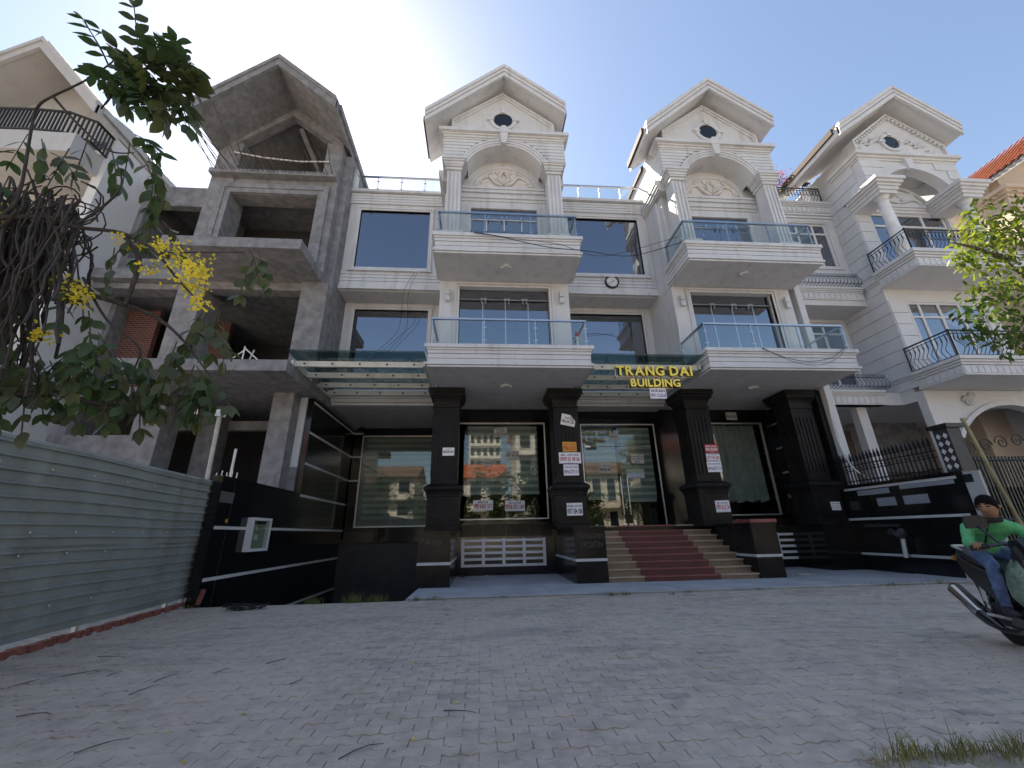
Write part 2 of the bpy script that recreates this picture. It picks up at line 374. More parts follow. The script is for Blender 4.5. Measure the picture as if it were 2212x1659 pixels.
    for s_ in (-1, 1):
        scroll(xc+s_*.40, 14.62, .17, s_, 12.95, m, .045); scroll(xc+s_*.86, 14.50, .13, -s_, 12.95, m, .04); scroll(xc+s_*.30, 14.93, .12, s_, 12.95, m, .04)
        m.tube([(xc+s_*.04, 12.95, 14.42), (xc+s_*.3, 12.93, 14.5), (xc+s_*.55, 12.94, 14.78), (xc+s_*.8, 12.94, 14.72), (xc+s_*1.05, 12.94, 14.5), (xc+s_*1.24, 12.95, 14.36)], [.05, .06, .05, .05, .04, .02], 6)
        m.tube([(xc, 12.94, 14.48), (xc+s_*.16, 12.92, 14.6), (xc+s_*.17, 12.92, 14.78), (xc+s_*.05, 12.93, 14.95), (xc, 12.94, 15.02)], [.03, .05, .05, .045, .03], 6)
        m.tube([(xc+s_*.45, 12.95, 14.98), (xc+s_*.62, 12.94, 14.9), (xc+s_*.72, 12.95, 14.78)], [.03, .045, .02], 6)
    m.xf(lambda p: Vector((xc+(p.x-xc)*1.08, 12.95+(p.y-12.95)*1.6, 14.62+(p.z-14.32)*1.32)))
    m.build('scrollwork', RELIEF, tf, smooth=True)
    for s_ in (-1, 1): fluted_pilaster(xc+s_*1.95-.02, 12.12, 11.09, 15.12, .52, P, WHITE)
    # arched front wall over the pilasters
    A = arc(xc, 15.12, 1.47, 1.0)
    m = MB(); m.prism([(l, 15.12)]+[(l, 16.5), (r, 16.5), (r, 15.12)]+A[::-1], 12.22, 12.60)
    fw = m.build('arch_wall', WHITE, P)
    for t0, t1, o in ((0, .09, .05), (.095, .19, .08), (.195, .28, .11)):
        m = MB(); band_along(A, t0, t1, 12.22-o, 12.221, m); m.build('arch_moulding', WHITE, fw)
    # siding bands either side of the arch
    zs = [15.15+.17*i for i in range(8)]
    for a, b in zip(zs[:-1], zs[1:]):
        zm = a+.01
        half = 0
        rr = (1.47**2+1)/2; cz = 15.12+1-rr; q = (rr+.30)**2-(zm-cz)**2
        half = math.sqrt(q) if q > 0 else 0
        if half < .12: half = .12
        if xc-half > l+.1:
            box('siding_band', l-.03, xc-half, 12.165, 12.219, a+.012, b-.012, WHITE, fw); box('siding_band', xc+half, r+.03, 12.165, 12.219, a+.012, b-.012, WHITE, fw)
    key = MB(); key.prism([(xc-.13, 16.05), (xc+.09, 16.05), (xc+.17, 16.86), (xc+.09, 16.90), (xc+.07, 17.0), (xc-.11, 17.0), (xc-.13, 16.9), (xc-.21, 16.86)], 11.98, 12.2); key.build('keystone', WHITE, fw)
    for a, b, o in ((16.35, 16.42, .06), (16.421, 16.52, .10), (16.521, 16.60, .15), (16.601, 16.76, .26)):
        m = MB().box(l-o+.05, r+o-.05, 12.22-o, 12.7, a, b); m.build('cornice_band', WHITE, fw)
    # vault between front wall and recessed wall, side walls of the tower
    m = MB(); B = arc(xc, 15.12, 1.47, 1.0)
    for i in range(len(B)-1): m.prism([B[i], B[i+1], (B[i+1][0], B[i+1][1]+.15), (B[i][0], B[i][1]+.15)], 12.601, 12.999)
    m.build('arch_vault', WHITE, P)
    for a, b in ((l, l+.35), (r-.35, r)):
        box('tower_side_wall', a, b, 12.601, 19.0, 15.121, 17.15, WHITE, P); box('tower_side_wall', a+.002, b-.002, 13.301, 19.0, 11.07, 15.12, WHITE, P)
        box('tower_impost', a, b, 12.66, 13.3, 14.60, 15.12, WHITE, P)
    if True:
        for a, b in zip(zs[:-1], zs[1:]): box('siding_band', l-.035, l-.001, 12.16, 14.6, a+.012, b-.012, WHITE, P)
        m = MB()
        for a, b, o in ((14.57, 14.66, .06), (14.661, 14.80, .12), (14.801, 14.95, .17), (14.951, 15.12, .21)): m.box(l-o, l+.001, 12.62, 14.6, a, b)
        m.build('impost_moulding', WHITE, P)
    # gable
    g = [(xc-2.15, 16.7), (xc-2.15, 17.5), (xc-.03, 19.2), (xc+2.11, 17.5), (xc+2.11, 16.7)]
    gw = MB().prism(g, 12.28, 12.7).build('gable_wall', WHITE, P)
    for t0, t1, o in ((-.12, 0, .10), (-.22, -.12, .05)):
        m = MB(); band_along(g, t0, t1, 12.28-o, 12.285, m); m.build('gable_trim', WHITE, gw)
    oval_window(xc-.03, 17.62, 12.28, gw, WHITE)
    gable_roof(xc, P, WHITE, yb=13.6)
    m = MB(); m.prism([(xc-2.38, 17.16), (xc-.2, 19.4), (xc+2.38, 17.16)], 13.601, 19.0); m.build('rear_roof', WHITE, P)
    m = MB(); m.prism([(xc-2.55, 16.9), (xc-.2, 19.32), (xc-.2, 19.47), (xc-2.55, 17.08)], 13.75, 19.2); m.build('rear_roof_tiles', ROOFD, P)
for k, xc in enumerate(XC): bay(xc, k)
# wings
for k, (xa, xb) in enumerate(((-5.87, XC[0]-2.425), (XC[0]+2.435, XC[1]-2.425))):
    P = HOUSE; c = XC[k]
    wa, wb = (-5.28, -2.27) if k == 0 else (3.72, 6.98)
    holed('wing_wall', xa, xb, 6.12, 10.5, 15.3, 15.6, [(wa, wb, 7.1, 10.2)], WHITE, P)
    picture_window(wa+.0, wb-.0, 7.1, 10.2, 15.3, P)
    box('wing_soffit', xa, xb, 14.36, 15.7, 10.5, 10.62, WHITE, P)
    holed('wing_wall', xa, xb, 10.621, 15.55, 14.36, 14.7, [(wa+.05, wb-.02, 11.62, 14.55)], WHITE, P)
    picture_window(wa+.05, wb-.02, 11.62, 14.55, 14.36, P)
    cladding(xa, xb, [10.78+.156*i for i in range(5)], 14.36, P, t=.05)
    MB().box(xa-.02, xb, 14.20, 14.36, 10.52, 10.60).box(xa-.02, xb, 14.26, 14.36, 10.601, 10.77).build('base_moulding', WHITE, P)
    cladding(xa, xb, [14.86, 15.0, 15.14, 15.28, 15.42], 14.36, P, t=.07)
    MB().box(xa-.04, xb, 14.17, 14.7, 15.44, 15.52).box(xa-.04, xb, 14.22, 14.7, 15.521, 15.62).build('parapet_moulding', WHITE, P)
    MB().box(wa-.18, wb+.18, 14.20, 14.36, 11.38, 11.45).build('window_sill', WHITE, P)
    box('terrace', xa, xb, 14.701, 24, 15.3, 15.5, CONC, P)
    glass_railing([(xa+.15, 14.42), (xb, 14.42)], 15.62, .90, (4,), P)
    if k == 0: MB().box(xa-.02, xa+.28, 14.25, 14.6, 15.621, 16.6).box(xa-.05, xa+.31, 14.22, 14.63, 16.601, 16.68).build('parapet_post', WHITE, P)
    # moulded beam over the porch where the canopy ends
    for a, b, o in ((6.121, 6.25, .0), (6.251, 6.36, .07), (6.361, 6.5, .14)): box('porch_moulding', xa, xb, 15.29-o-.1, 15.299, a, b, WHITE, P)
    box('porch_ceiling', xa, xb, 15.301, 19.0 if k == 0 else 16.1, 6.02, 6.119, WHITE, P)
box('body_wall', -5.87, -1.66, 19.4, 24, -1.6, 15.29, WHITE, HOUSE); box('body_wall', -1.65, 12.2, 18.0, 24, 0, 15.29, WHITE, HOUSE)
box('wing_party_wall', -6.04, -5.88, 14.4, 24, 6.3, 15.5, CONC, HOUSE)
# sheet-metal shed roof and water tank on the terrace
m = MB()
for i in range(60):
    x = -5.2+.22*i
    if -1.7 < x < 3.4: continue
    m.prism([(x, 16.62), (x+.06, 16.70), (x+.11, 16.70), (x+.17, 16.62), (x+.22, 16.62), (x+.22, 16.59), (x, 16.59)], 19.5, 23.5)
m.build('corrugated_roof', ALU, HOUSE)
# ground floor: black granite walls and windows
P = HOUSE
holed('granite_wall', -1.66, 12.3, 0, 6.114, 16.1, 16.4, [(-.92, 2.58, 1.80, 5.54), (4.05, 7.2, 1.49, 5.54), (8.35, 11.9, 1.80, 5.54)], GRAN, P)
holed('granite_wall', -5.85, -1.661, 1.2, 6.05, 18.9, 19.2, [(-5.42, -2.0, 1.66, 5.66)], GRAN, P)
box('granite_return_wall', -1.66, -1.45, 16.401, 19.2, -1.6, 6.05, GRAN, P)
def shopwin(x0, x1, z0, z1, y, stripes, kind):
    f = MB(); w_ = .045
    f.box(x0, x1, y-.03, y+.08, z1-w_, z1).box(x0, x1, y-.03, y+.08, z0, z0+w_).box(x0, x0+w_, y-.03, y+.08, z0+w_, z1-w_).box(x1-w_, x1, y-.03, y+.08, z0+w_, z1-w_)
    f = f.build('shop_window', ALU, P)
    box('pane', x0+w_, x1-w_, y+.03, y+.042, z0+w_, z1-w_, GLG, f)
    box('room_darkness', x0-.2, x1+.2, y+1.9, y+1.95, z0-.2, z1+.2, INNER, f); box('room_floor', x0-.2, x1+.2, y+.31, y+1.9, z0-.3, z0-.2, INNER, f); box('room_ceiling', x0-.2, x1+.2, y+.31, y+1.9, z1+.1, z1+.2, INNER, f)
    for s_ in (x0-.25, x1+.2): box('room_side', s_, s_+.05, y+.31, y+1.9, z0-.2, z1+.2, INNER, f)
    return f
BL1 = M('blind_light', (.80, .82, .80), .8, .06, 3); BL2 = M('blind_dark', (.40, .47, .49), .8, .06, 3); CURT = M('curtain_cloth', (.64, .67, .70), .9, .15, 4)
def blind(f, x0, x1, z0, z1, y, ragged=0):
    n = int((z1-z0)/.13); h = (z1-z0)/n
    for i in range(n):
        e = random.uniform(0, ragged) if i < 3 else 0
        MB().prism([(y, z0+i*h), (y+.02, z0+i*h+.01), (y+.02, z0+(i+1)*h-.01), (y, z0+(i+1)*h-.006)], x0+e, x1-e*.7, 'x').build('blind_slat', (BL1, BL2)[i % 2], f)
f = shopwin(-.92, 2.58, 1.80, 5.54, 16.1, 1, 0); blind(f, -.55, 2.3, 2.75, 5.5, 16.5)
f = shopwin(8.35, 11.9, 1.80, 5.54, 16.1, 1, 1)
m = MB(); N = 60
for i in range(N+1):
    t = i/N; x = 9.75+2.05*t+.0; y = 16.5+.09*math.sin(t*2*math.pi*8)+.02*math.sin(t*31)
    m.v += [(x+.05*math.sin(t*17), y, 5.52), (x+.12*math.sin(t*13), y+.03, 2.35+.05*math.sin(t*40))]
for i in range(N): m.f.append((2*i+1, 2*i+3, 2*i+2, 2*i))
m.build('curtain', CURT, f, smooth=True)
f = shopwin(-5.42, -2.0, 1.66, 5.66, 18.9, 1, 0); blind(f, -5.3, -2.05, 2.0, 5.6, 19.3, .2)
# entrance: double glass door with fixed lights
d = MB().box(4.06, 4.10, 16.12, 16.2, 1.5, 5.5).box(7.15, 7.19, 16.12, 16.2, 1.5, 5.5).box(4.1, 7.15, 16.12, 16.2, 5.46, 5.5).build('glass_entrance', ALU, P)
for a, b in ((4.10, 5.62), (5.64, 7.14)):
    box('pane', a, b, 16.14, 16.152, 1.5, 4.55, GLG, d); box('pane', a, b, 16.14, 16.152, 4.58, 5.45, GLG, d)
m = MB()
for x in (5.5, 5.76): m.tube([(x, 16.03, 1.9), (x, 16.03, 3.35)], .022, 8); m.box(x-.01, x+.01, 16.03, 16.14, 2.05, 2.07); m.box(x-.01, x+.01, 16.03, 16.14, 3.15, 3.17)
m.build('door_handle', STEEL, d)
for x in (4.3, 6.8): box('hinge_patch', x-.12, x+.12, 16.11, 16.17, 4.52, 4.60, STEEL, d)
MB().box(5.45, 5.6, 16.11, 16.17, 1.5, 1.58).box(5.68, 5.83, 16.11, 16.17, 1.5, 1.58).build('hinge_patch', STEEL, d)
blind(d, 4.25, 5.55, 2.5, 5.44, 16.5, .15); blind(d, 5.7, 7.1, 2.4, 5.44, 16.52, .15)
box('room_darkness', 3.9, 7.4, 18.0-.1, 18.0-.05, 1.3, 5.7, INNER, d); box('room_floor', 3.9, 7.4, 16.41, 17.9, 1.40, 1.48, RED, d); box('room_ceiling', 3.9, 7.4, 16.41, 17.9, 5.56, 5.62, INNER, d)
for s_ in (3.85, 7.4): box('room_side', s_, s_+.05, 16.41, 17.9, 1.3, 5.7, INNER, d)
# granite tile seams over the shop front: thin proud tiles
for i in range(10):
    x0 = -1.4+1.36*i; box('granite_tile', x0+.006, x0+1.354, 16.085, 16.099, 5.60, 6.10, GRAN, P)
for i in range(4):
    box('granite_tile', -.72+.8*i+.006, -.72+.8*(i+1)-.006, 14.885, 14.899, 1.22, 1.62, GRANB, P)
# plinth, vents, blocks, landing, steps
box('plinth', -.79, 2.55, 14.9, 16.099, 0, 1.66, GRAN, P); box('plinth', 8.42, 12.3, 14.9, 16.099, 0, 1.66, GRAN, P)
def vent(x0, x1, z0, z1, y):
    cols, rows = 4, 4; xs = []; m = MB(); bw = .10; cw = (x1-x0-bw)/cols; rh = (z1-z0-bw)/rows
    for i in range(cols+1): m.box(x0+i*cw, x0+i*cw+bw, y-.05, y, z0, z1)
    for j in range(rows+1):
        for i in range(cols): m.box(x0+i*cw+bw, x0+(i+1)*cw, y-.047, y, z0+j*rh, z0+j*rh+bw*.8)
    return m.build('vent_grille', VENTW, P)
VENTW = M('white_metal', (.62, .62, .63), .5, .05, 3)
vent(-.64, 2.22, .28, 1.16, 14.88); vent(8.55, 11.3, .28, 1.16, 14.88)
def block(x0, x1, yf, yb, zt, cap=None):
    b = MB().box(x0, x1, yf, yb, 0, .56).box(x0, x1, yf, yb, .63, zt).build('granite_block', GRANB, P)
    MB().box(x0-.006, x1+.006, yf-.006, yb, .561, .629).build('white_stripe', STRIPE, b)
    MB().box(x0-.03, x1+.03, yf-.03, yb, zt+.001, zt+.045).build('coping', cap or GRANB, b)
    return b
block(-1.65, -.79, 11.75, 14.86, 1.36); block(2.56, 3.42, 11.75, 14.86, 1.40); b3 = block(7.66, 8.40, 11.75, 14.86, 1.42)
MB().box(7.64, 8.43, 11.70, 12.5, 1.47, 1.56).build('red_coping', RED, b3)
box('landing', 3.43, 7.65, 14.2, 16.1, 0, 1.44, GRANB, P)
RIS = 1.485/9
for i in range(9):
    y0 = 11.8+.3*i; z0, z1 = i*RIS, (i+1)*RIS; y1 = y0+.3 if i < 8 else 16.1
    inset = .0
    rx0, rx1 = 4.42+.012*i, 6.55+.02*i
    if i == 8: rx0, rx1 = 4.5, 6.6
    st = MB().box(3.43, 7.65, y0+.03, y1, max(0, z0-.02), z1-.042).build('step', TAND, P)
    for a, b, mt, nm in ((3.43, rx0-.003, TAN, 'tan_tread'), (rx0, rx1, RED, 'red_tread'), (rx1+.003, 7.65, TAN, 'tan_tread')):
        MB().box(a, b, y0-.026+random.uniform(-.004, .004), y1, z1-.04, z1).build(nm, mt, st)
    MB().box(rx0, rx1, y0+.012, y0+.029, max(0, z0), z1-.042).build('red_riser', REDD, st)
# pillars
def pillar(x, y=13.6):
    w = .43; wp = .52
    p = MB().box(x-w, x+w, y, y+2*w, 2.86, 5.42).build('granite_pillar', GRANP, P)
    n = 5; fw = .62/(2*n-1)
    for i in range(n):
        xx = x-.31+2*i*fw; box('fillet', xx, xx+fw, y-.028, y-.001, 3.1, 5.1, GRANP, p); yy = y+.12+2*i*fw; box('fillet', x-w-.028, x-w-.001, yy, yy+fw, 3.1, 5.1, GRANP, p)
    def ring(prof, nm):
        m = MB(); b = len(m.v)
        for o, z in prof: m.v += [(x-w-o, y-o, z), (x+w+o, y-o, z), (x+w+o, y+2*w+o, z), (x-w-o, y+2*w+o, z)]
        for i in range(len(prof)-1):
            for k in range(4): m.f.append((4*i+k, 4*i+(k+1) % 4, 4*i+4+(k+1) % 4, 4*i+4+k))
        m.f += [(3, 2, 1, 0), tuple(4*(len(prof)-1)+k for k in range(4))]; m.build(nm, GRANP, p)
    ring([(.0, 5.421), (.03, 5.43), (.03, 5.50), (.0, 5.51), (.01, 5.62), (.05, 5.72), (.12, 5.80), (.15, 5.84), (.15, 5.93), (.19, 5.94), (.19, 6.098)], 'capital')
    ring([(.10, 2.50), (.12, 2.56), (.13, 2.60), (.17, 2.63), (.19, 2.69), (.18, 2.75), (.13, 2.79), (.06, 2.84), (0, 2.859)], 'base_moulding')
    ring([(.10, 1.42), (.10, 1.55), (.075, 1.57), (.075, 2.44), (.10, 2.46), (.10, 2.499)], 'pedestal')
    m = MB(); m.box(x-.33, x+.33, y-.095, y-.075, 1.72, 2.32); m.build('pedestal_panel', GRANP, p)
    return p
for x in (-1.2, 2.94, 7.75, 11.75): pillar(x)
box('pier_base', 11.2, 12.29, 13.4, 14.89, 0, 1.41, GRAN, P)
box('pier_base', 7.2, 7.64, 14.25, 14.6, .0, 1.41, GRAN, P)
# glass canopies
def canopy(xa, xb, seed):
    rnd = random.Random(seed)
    ys = [12.0, 12.95, 13.9, 14.75]; zz = [6.33, 6.33, 6.33, 6.33]
    c = MB().box(xa, xa+.06, 11.9, 15.15, 6.26, 6.42).box(xb-.06, xb, 11.9, 15.15, 6.26, 6.42).build('glass_canopy', CANOPYP, P)
    for y in ys:
        b = MB().box(xa+.061, xb-.061, y, y+.09, 6.25, 6.43).build('beam', CANOPYP, c)
        n = 5
        for i in range(n):
            x = xa+.35+(xb-xa-.7)*i/(n-1); MB().lathe([(.035, y-.012), (.035, y-.001)], x, 6.34, 10, 'y').build('bolt', DGREY, b)
    ymid = [11.55, 13.35, 15.15]; xm = [xa-.08, (xa+xb)/2-.3, xb+.02]
    for j in range(2):
        for i in range(2):
            t = .014; z = 6.60
            MB().box(xm[i]+.01, xm[i+1]-.01, ymid[j]+.01, ymid[j+1]-.01, z+.0, z+t).build('canopy_pane', GLC, c)
    for y in (12.5, 13.45, 14.4):
        for i in range(3):
            x = xa+.7+(xb-xa-1.3)*i/2; m = MB()
            for dx, dy in ((.13, .1), (-.13, .1), (.13, -.1), (-.13, -.1)): m.tube([(x, y, 6.42), (x+dx, y+dy, 6.52), (x+dx, y+dy, 6.6)], .012, 5)
            m.tube([(x, y, 6.36), (x, y, 6.46)], .03, 6); m.build('spider_bracket', DGREY, c)
    return c
canopy(-5.80, -1.77, 1); canopy(3.56, 7.18, 2)
# ------------------------------------------------------------------ ground, apron, ramp
def paving_mat(name, a, b):
    """dusty concrete paver: soft dust, tyre-dark stains and fine grain"""
    m = M(name, a, .88, .13, 5.5, bump=.45, bscale=60, c2=b); n = m.node_tree.nodes; l = m.node_tree.links; p = n['Principled BSDF']
    src = p.inputs['Base Color'].links[0].from_socket; g = n.new('ShaderNodeNewGeometry')
    def blot(sc, lo, hi, c, amt, src, st=(1, 1, 1)):
        mp = n.new('ShaderNodeMapping'); mp.inputs['Scale'].default_value = st; mp.inputs['Rotation'].default_value = (0, 0, .5); l.new(g.outputs['Position'], mp.inputs[0])
        t = n.new('ShaderNodeTexNoise'); t.inputs['Scale'].default_value = sc; t.inputs['Detail'].default_value = 7; t.inputs['Roughness'].default_value = .65; l.new(mp.outputs[0], t.inputs[0])
        r = n.new('ShaderNodeMapRange'); r.inputs[1].default_value = lo; r.inputs[2].default_value = hi; r.inputs[4].default_value = amt; l.new(t.outputs[0], r.inputs[0])
        x = n.new('ShaderNodeMix'); x.data_type = 'RGBA'; l.new(r.outputs[0], x.inputs[0]); l.new(src, x.inputs[6]); x.inputs[7].default_value = (*c, 1); return x.outputs[2]
    src = blot(.55, .46, .66, (.60, .505, .415), .8, src); src = blot(.9, .52, .70, (.25, .22, .195), .6, src, (.5, 1.6, 1)); src = blot(4.0, .57, .70, (.30, .265, .235), .5, src); src = blot(14, .62, .72, (.22, .2, .18), .5, src)
    l.new(src, p.inputs['Base Color']); return m
PAVE = paving_mat('paver_concrete', (.50, .41, .335), (.56, .46, .38)); PAVE2 = paving_mat('paver_concrete_worn', (.48, .40, .325), (.54, .45, .37)); PAVE3 = paving_mat('paver_concrete_violet', (.49, .395, .335), (.55, .44, .38))
JOINT = M('joint_sand', (.42, .37, .32), .95, .35, 2.0, bump=.4, bscale=30)
ASPH = M('pale_bounce_road', (.19, .18, .165), .9, .2, 2, bump=.3, bscale=60)  # unseen road, colour lightened to bounce more sunlight onto the porch
gnd = MB()
gnd.quad((-150, -150, -.012), (150, -150, -.012), (150, 9.93, -.012), (-150, 9.93, -.012))
gnd.quad((-150, 9.93, -.012), (-5.95, 9.93, -.012), (-5.95, 150, -.012), (-150, 150, -.012))
gnd.quad((-1.62, 9.93, -.012), (150, 9.93, -.012), (150, 150, -.012), (-1.62, 150, -.012))
gnd.quad((-5.95, 24, -.012), (-1.62, 24, -.012), (-1.62, 150, -.012), (-5.95, 150, -.012))
GROUND = gnd.build('ground', JOINT, kind='structure')
apr = MB().box(-1.60, 12.28, 9.98, 16.0, -.011, .012).build('apron', CONC2, kind='structure')
for x0, x1 in ((-1.58, 1.6), (1.62, 4.6), (4.62, 8.4), (8.42, 12.26)):
    MB().box(x0, x1, 9.955, 11.72, .013, .03).build('apron_slab', CONC2, apr)
rmp = MB().prism([(9.93, -.012), (18.9, -1.5), (18.9, -1.7), (9.93, -.3)], -5.85, -1.63, 'x').build('basement_ramp', CONC2, kind='structure')
MB().box(-1.66, -1.61, 9.95, 18.9, -1.7, -.013).build('ramp_retaining_wall', GRAN, rmp)
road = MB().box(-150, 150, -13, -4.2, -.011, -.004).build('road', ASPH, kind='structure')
# interlocking pavers laid in running bond
def paver_mesh(mat, L=.235, W=.118, h=.012, g=.0026):
    nseg = 4; pts = []
    def wob(t): return .010*(1 if int(t*nseg+.001) % 2 == 0 else -1)
    xs = [-L/2+g+(L-2*g)*i/nseg for i in range(nseg+1)]
    lowx = []
    for i in range(nseg+1):
        lowx.append((xs[i], .013*(1, -1)[i % 2]))
    bot = [(x, -W/2+g+o) for x, o in lowx]; top = [(x, W/2-g+o) for x, o in lowx][::-1]
    poly = bot+top; n = len(poly); me = MB()
    ins = [(x*.985, y*.965) for x, y in poly]
    me.v = [(x, y, -.03) for x, y in poly]+[(x, y, -.003) for x, y in poly]+[(x, y, 0) for x, y in ins]
    for i in range(n):
        j = (i+1) % n; me.f += [(i, j, n+j, n+i), (n+i, n+j, 2*n+j, 2*n+i)]
    me.f.append(tuple(2*n+i for i in range(n)))
    return me
PAVE4 = paving_mat('paver_concrete_stained', (.33, .285, .245), (.40, .35, .30))
PM = [paver_mesh(None).mesh('paver', m_) for m_ in (PAVE, PAVE2, PAVE3, PAVE4)]
ref = paver_mesh(None); rp = random.Random(3); near = []; rest = {0: MB(), 1: MB(), 2: MB(), 3: MB()}
L, W = .235, .118
row = 0; y = 2.35
while y < 9.85:
    xl = -.95*y-1.6 if y < 6 else -6.0+(y-6)*-.12; xr = 1.12*y+1.8
    if y < 6: xl = max(xl, -5.72)
    x = math.floor(xl/L)*L+(L/2 if row % 2 else 0)
    while x < min(xr, 13.5):
        dz = rp.gauss(0, .0028); tx, ty = rp.gauss(0, .006), rp.gauss(0, .006); k = rp.choices((0, 1, 2, 3), (5, 3, 3, 6*max(0, math.sin(x*.8+y*.5)*math.sin(y*1.7-x*.3)-.72)+.12))[0]
        px, py = x+rp.gauss(0, .0012), y+rp.gauss(0, .0012); rz = rp.gauss(0, .008)
        sink = .014*max(0, math.sin(px*.9+1)*math.sin(py*1.1+.4)-.6)
        near.append((px, py, dz-sink, tx, ty, rz, k)); x += L
    y += W; row += 1
cx0 = Vector((0.25, 3.2))
near.sort(key=lambda q: (Vector((q[0], q[1]))-cx0).length+(.0 if abs(q[0]) < 1.05*q[1] else 9) + (9 if q[1] < 2.95 else 0))
for i, (px, py, dz, tx, ty, rz, k) in enumerate(near):
    if i < 300:
        o = bpy.data.objects.new('paver', PM[k]); col.objects.link(o); o.parent = GROUND; o.location = (px, py, dz); o.rotation_euler = (tx, ty, rz)
    else:
        m = rest[k]; b = len(m.v); ca, sa = math.cos(rz), math.sin(rz)
        for vx, vy, vz in ref.v: m.v.append((px+vx*ca-vy*sa, py+vx*sa+vy*ca, dz+vz-vx*ty+vy*tx))
        m.f += [tuple(b+q for q in f_) for f_ in ref.f]
for k, mt in ((0, PAVE), (1, PAVE2), (2, PAVE3), (3, PAVE4)): rest[k].build('paving', mt, GROUND, kind='stuff')
# ------------------------------------------------------------------ left granite boundary wall
BW = thing('granite_boundary_wall', (-5.95, 12, 0), 'black granite boundary wall with white stripes beside the basement ramp', 'wall')
holed('wall_panel', 9.9, 14.1, -1.7, 2.62, -6.05, -5.85, [], GRAN, BW, ax='x')
holed('tall_panel', 14.101, 18.9, -1.7, 6.3, -6.05, -5.85, [], GRAN, BW, ax='x')
box('coping', -6.08, -5.83, 9.87, 14.09, 2.621, 2.67, GRAN, BW)
box('panel_joint', -5.851, -5.846, 10.42, 10.43, -.3, 2.6, DGREY, BW)
for z in (-.62, .50, 1.55): box('white_stripe', -5.852, -5.843, 9.95, 18.9, z-.035, z+.035, STRIPE, BW)
for z in (2.60, 3.63, 4.68, 5.76): box('white_stripe', -5.852, -5.843, 14.12, 18.89, z-.04, z+.04, STRIPE, BW)
for z in (3.63, 4.68, 5.76): box('white_stripe', -5.842, -5.43, 18.888, 18.897, z-.035, z+.035, STRIPE, BW)
box('basement_door', -5.849, -1.66, 18.6, 18.7, -1.5, 1.05, DGREY, HOUSE); box('basement_lintel', -5.84, -1.66, 18.5, 18.89, 1.051, 1.2, GRAN, HOUSE)
box('edge_pier', -6.28, -6.06, 14.02, 14.3, 3.5, 6.35, WHITE, BW); box('edge_pier_foot', -6.28, -6.06, 14.02, 14.3, 0, 3.499, CONC, BW)
# glazed meter box on the wall
mb = thing('meter_box', (-5.84, 11.75, 1.0), 'white framed glazed meter box fixed on black granite boundary wall', 'meter box')
GREEN = M('box_green_back', (.26, .28, .19), .7, .1, 3)
fm = MB().box(-5.85, -5.70, 11.27, 12.24, 1.0, 1.07).box(-5.85, -5.70, 11.27, 12.24, 1.74, 1.81).box(-5.85, -5.70, 11.27, 11.34, 1.071, 1.739).box(-5.85, -5.70, 12.17, 12.24, 1.071, 1.739).build('frame', VENTW, mb)
box('back_panel', -5.848, -5.82, 11.341, 12.169, 1.071, 1.66, GREEN, mb); box('dark_header', -5.848, -5.815, 11.341, 12.169, 1.661, 1.739, IRON, mb)
box('paper_note', -5.819, -5.814, 11.65, 11.85, 1.27, 1.40, VENTW, mb); box('paper_scrap', -5.819, -5.814, 11.7, 11.76, 1.5, 1.6, VENTW, mb); box('glass_pane', -5.72, -5.715, 11.341, 12.169, 1.071, 1.739, GLR, mb)
MB().box(-5.848, -5.82, 9.93, 10.42, 2.09, 2.33).solo('wall_plate', M('plate_metal', (.10, .10, .10), .4, .1, 5), 'small dark number plate on the black granite wall by the fence', 'plate')
MB().box(-5.848, -5.84, 10.32, 10.40, 1.66, 1.74).solo('sticker', M('yellow_sticker', (.55, .30, .04), .5, .1, 5), 'tiny yellow sticker above white stripe on black granite wall', 'sticker')
# ------------------------------------------------------------------ corrugated fence
CORR = M('grey_green_sheet', (.26, .28, .27), .55, .18, 1.4, streak=.6, dirt=(.15, .11, .075), bump=.1, bscale=8)
fa, fb = Vector((-5.58, 4.9)), Vector((-6.23, 10.6)); fd = (fb-fa).normalized(); fn = Vector((fd.y, -fd.x))
if fn.x < 0: fn = -fn
fl = (fb-fa).length
FEN = thing('corrugated_fence', (-5.9, 7.7, 0), 'grey-green corrugated sheet fence standing on a row of red bricks', 'fence')
def sheet(s0, s1, z0, z1, off, rib=.155):
    m = MB(); prof = [(0, 0)]; z = z0; pts = []
    while z < z1-.001:
        for dz, d in ((0, 0), (rib*.62, 0), (rib*.68, .045), (rib*.82, .045), (rib*.95, 0)):
            if z+dz < z1: pts.append((z+dz, d))
        z += rib
    pts.append((z1, 0)); ns = 14
    rf = random.Random(int(s0*10+z0*7))
    for i in range(ns+1):
        s_ = s0+(s1-s0)*i/ns; wv = .016*math.sin(s_*2.3+z0*3)+rf.uniform(-.009, .009)
        for z, d in pts:
            q = fa+fd*s_+fn*(off+d+wv); m.v.append((q.x, q.y, z+.015*math.sin(s_*1.1)+s_*.008))
    n = len(pts)
    for i in range(ns):
        for k in range(n-1): m.f.append((i*n+k, (i+1)*n+k, (i+1)*n+k+1, i*n+k+1))
    return m.build('metal_sheet', CORR, FEN)
for s0, s1 in ((-4.0, -1.2), (-1.25, 1.8), (1.75, fl-.25)): sheet(s0, s1, .13, 1.30, .0)
for s0, s1 in ((-4.0, -.2), (-.25, 3.0), (2.95, fl)): sheet(s0, s1, 1.24, 2.46, .03)
scr = MB().lathe([(.016, 0), (.016, .008), (.006, .014)], 0, 0, 7).mesh('screw', ALU)
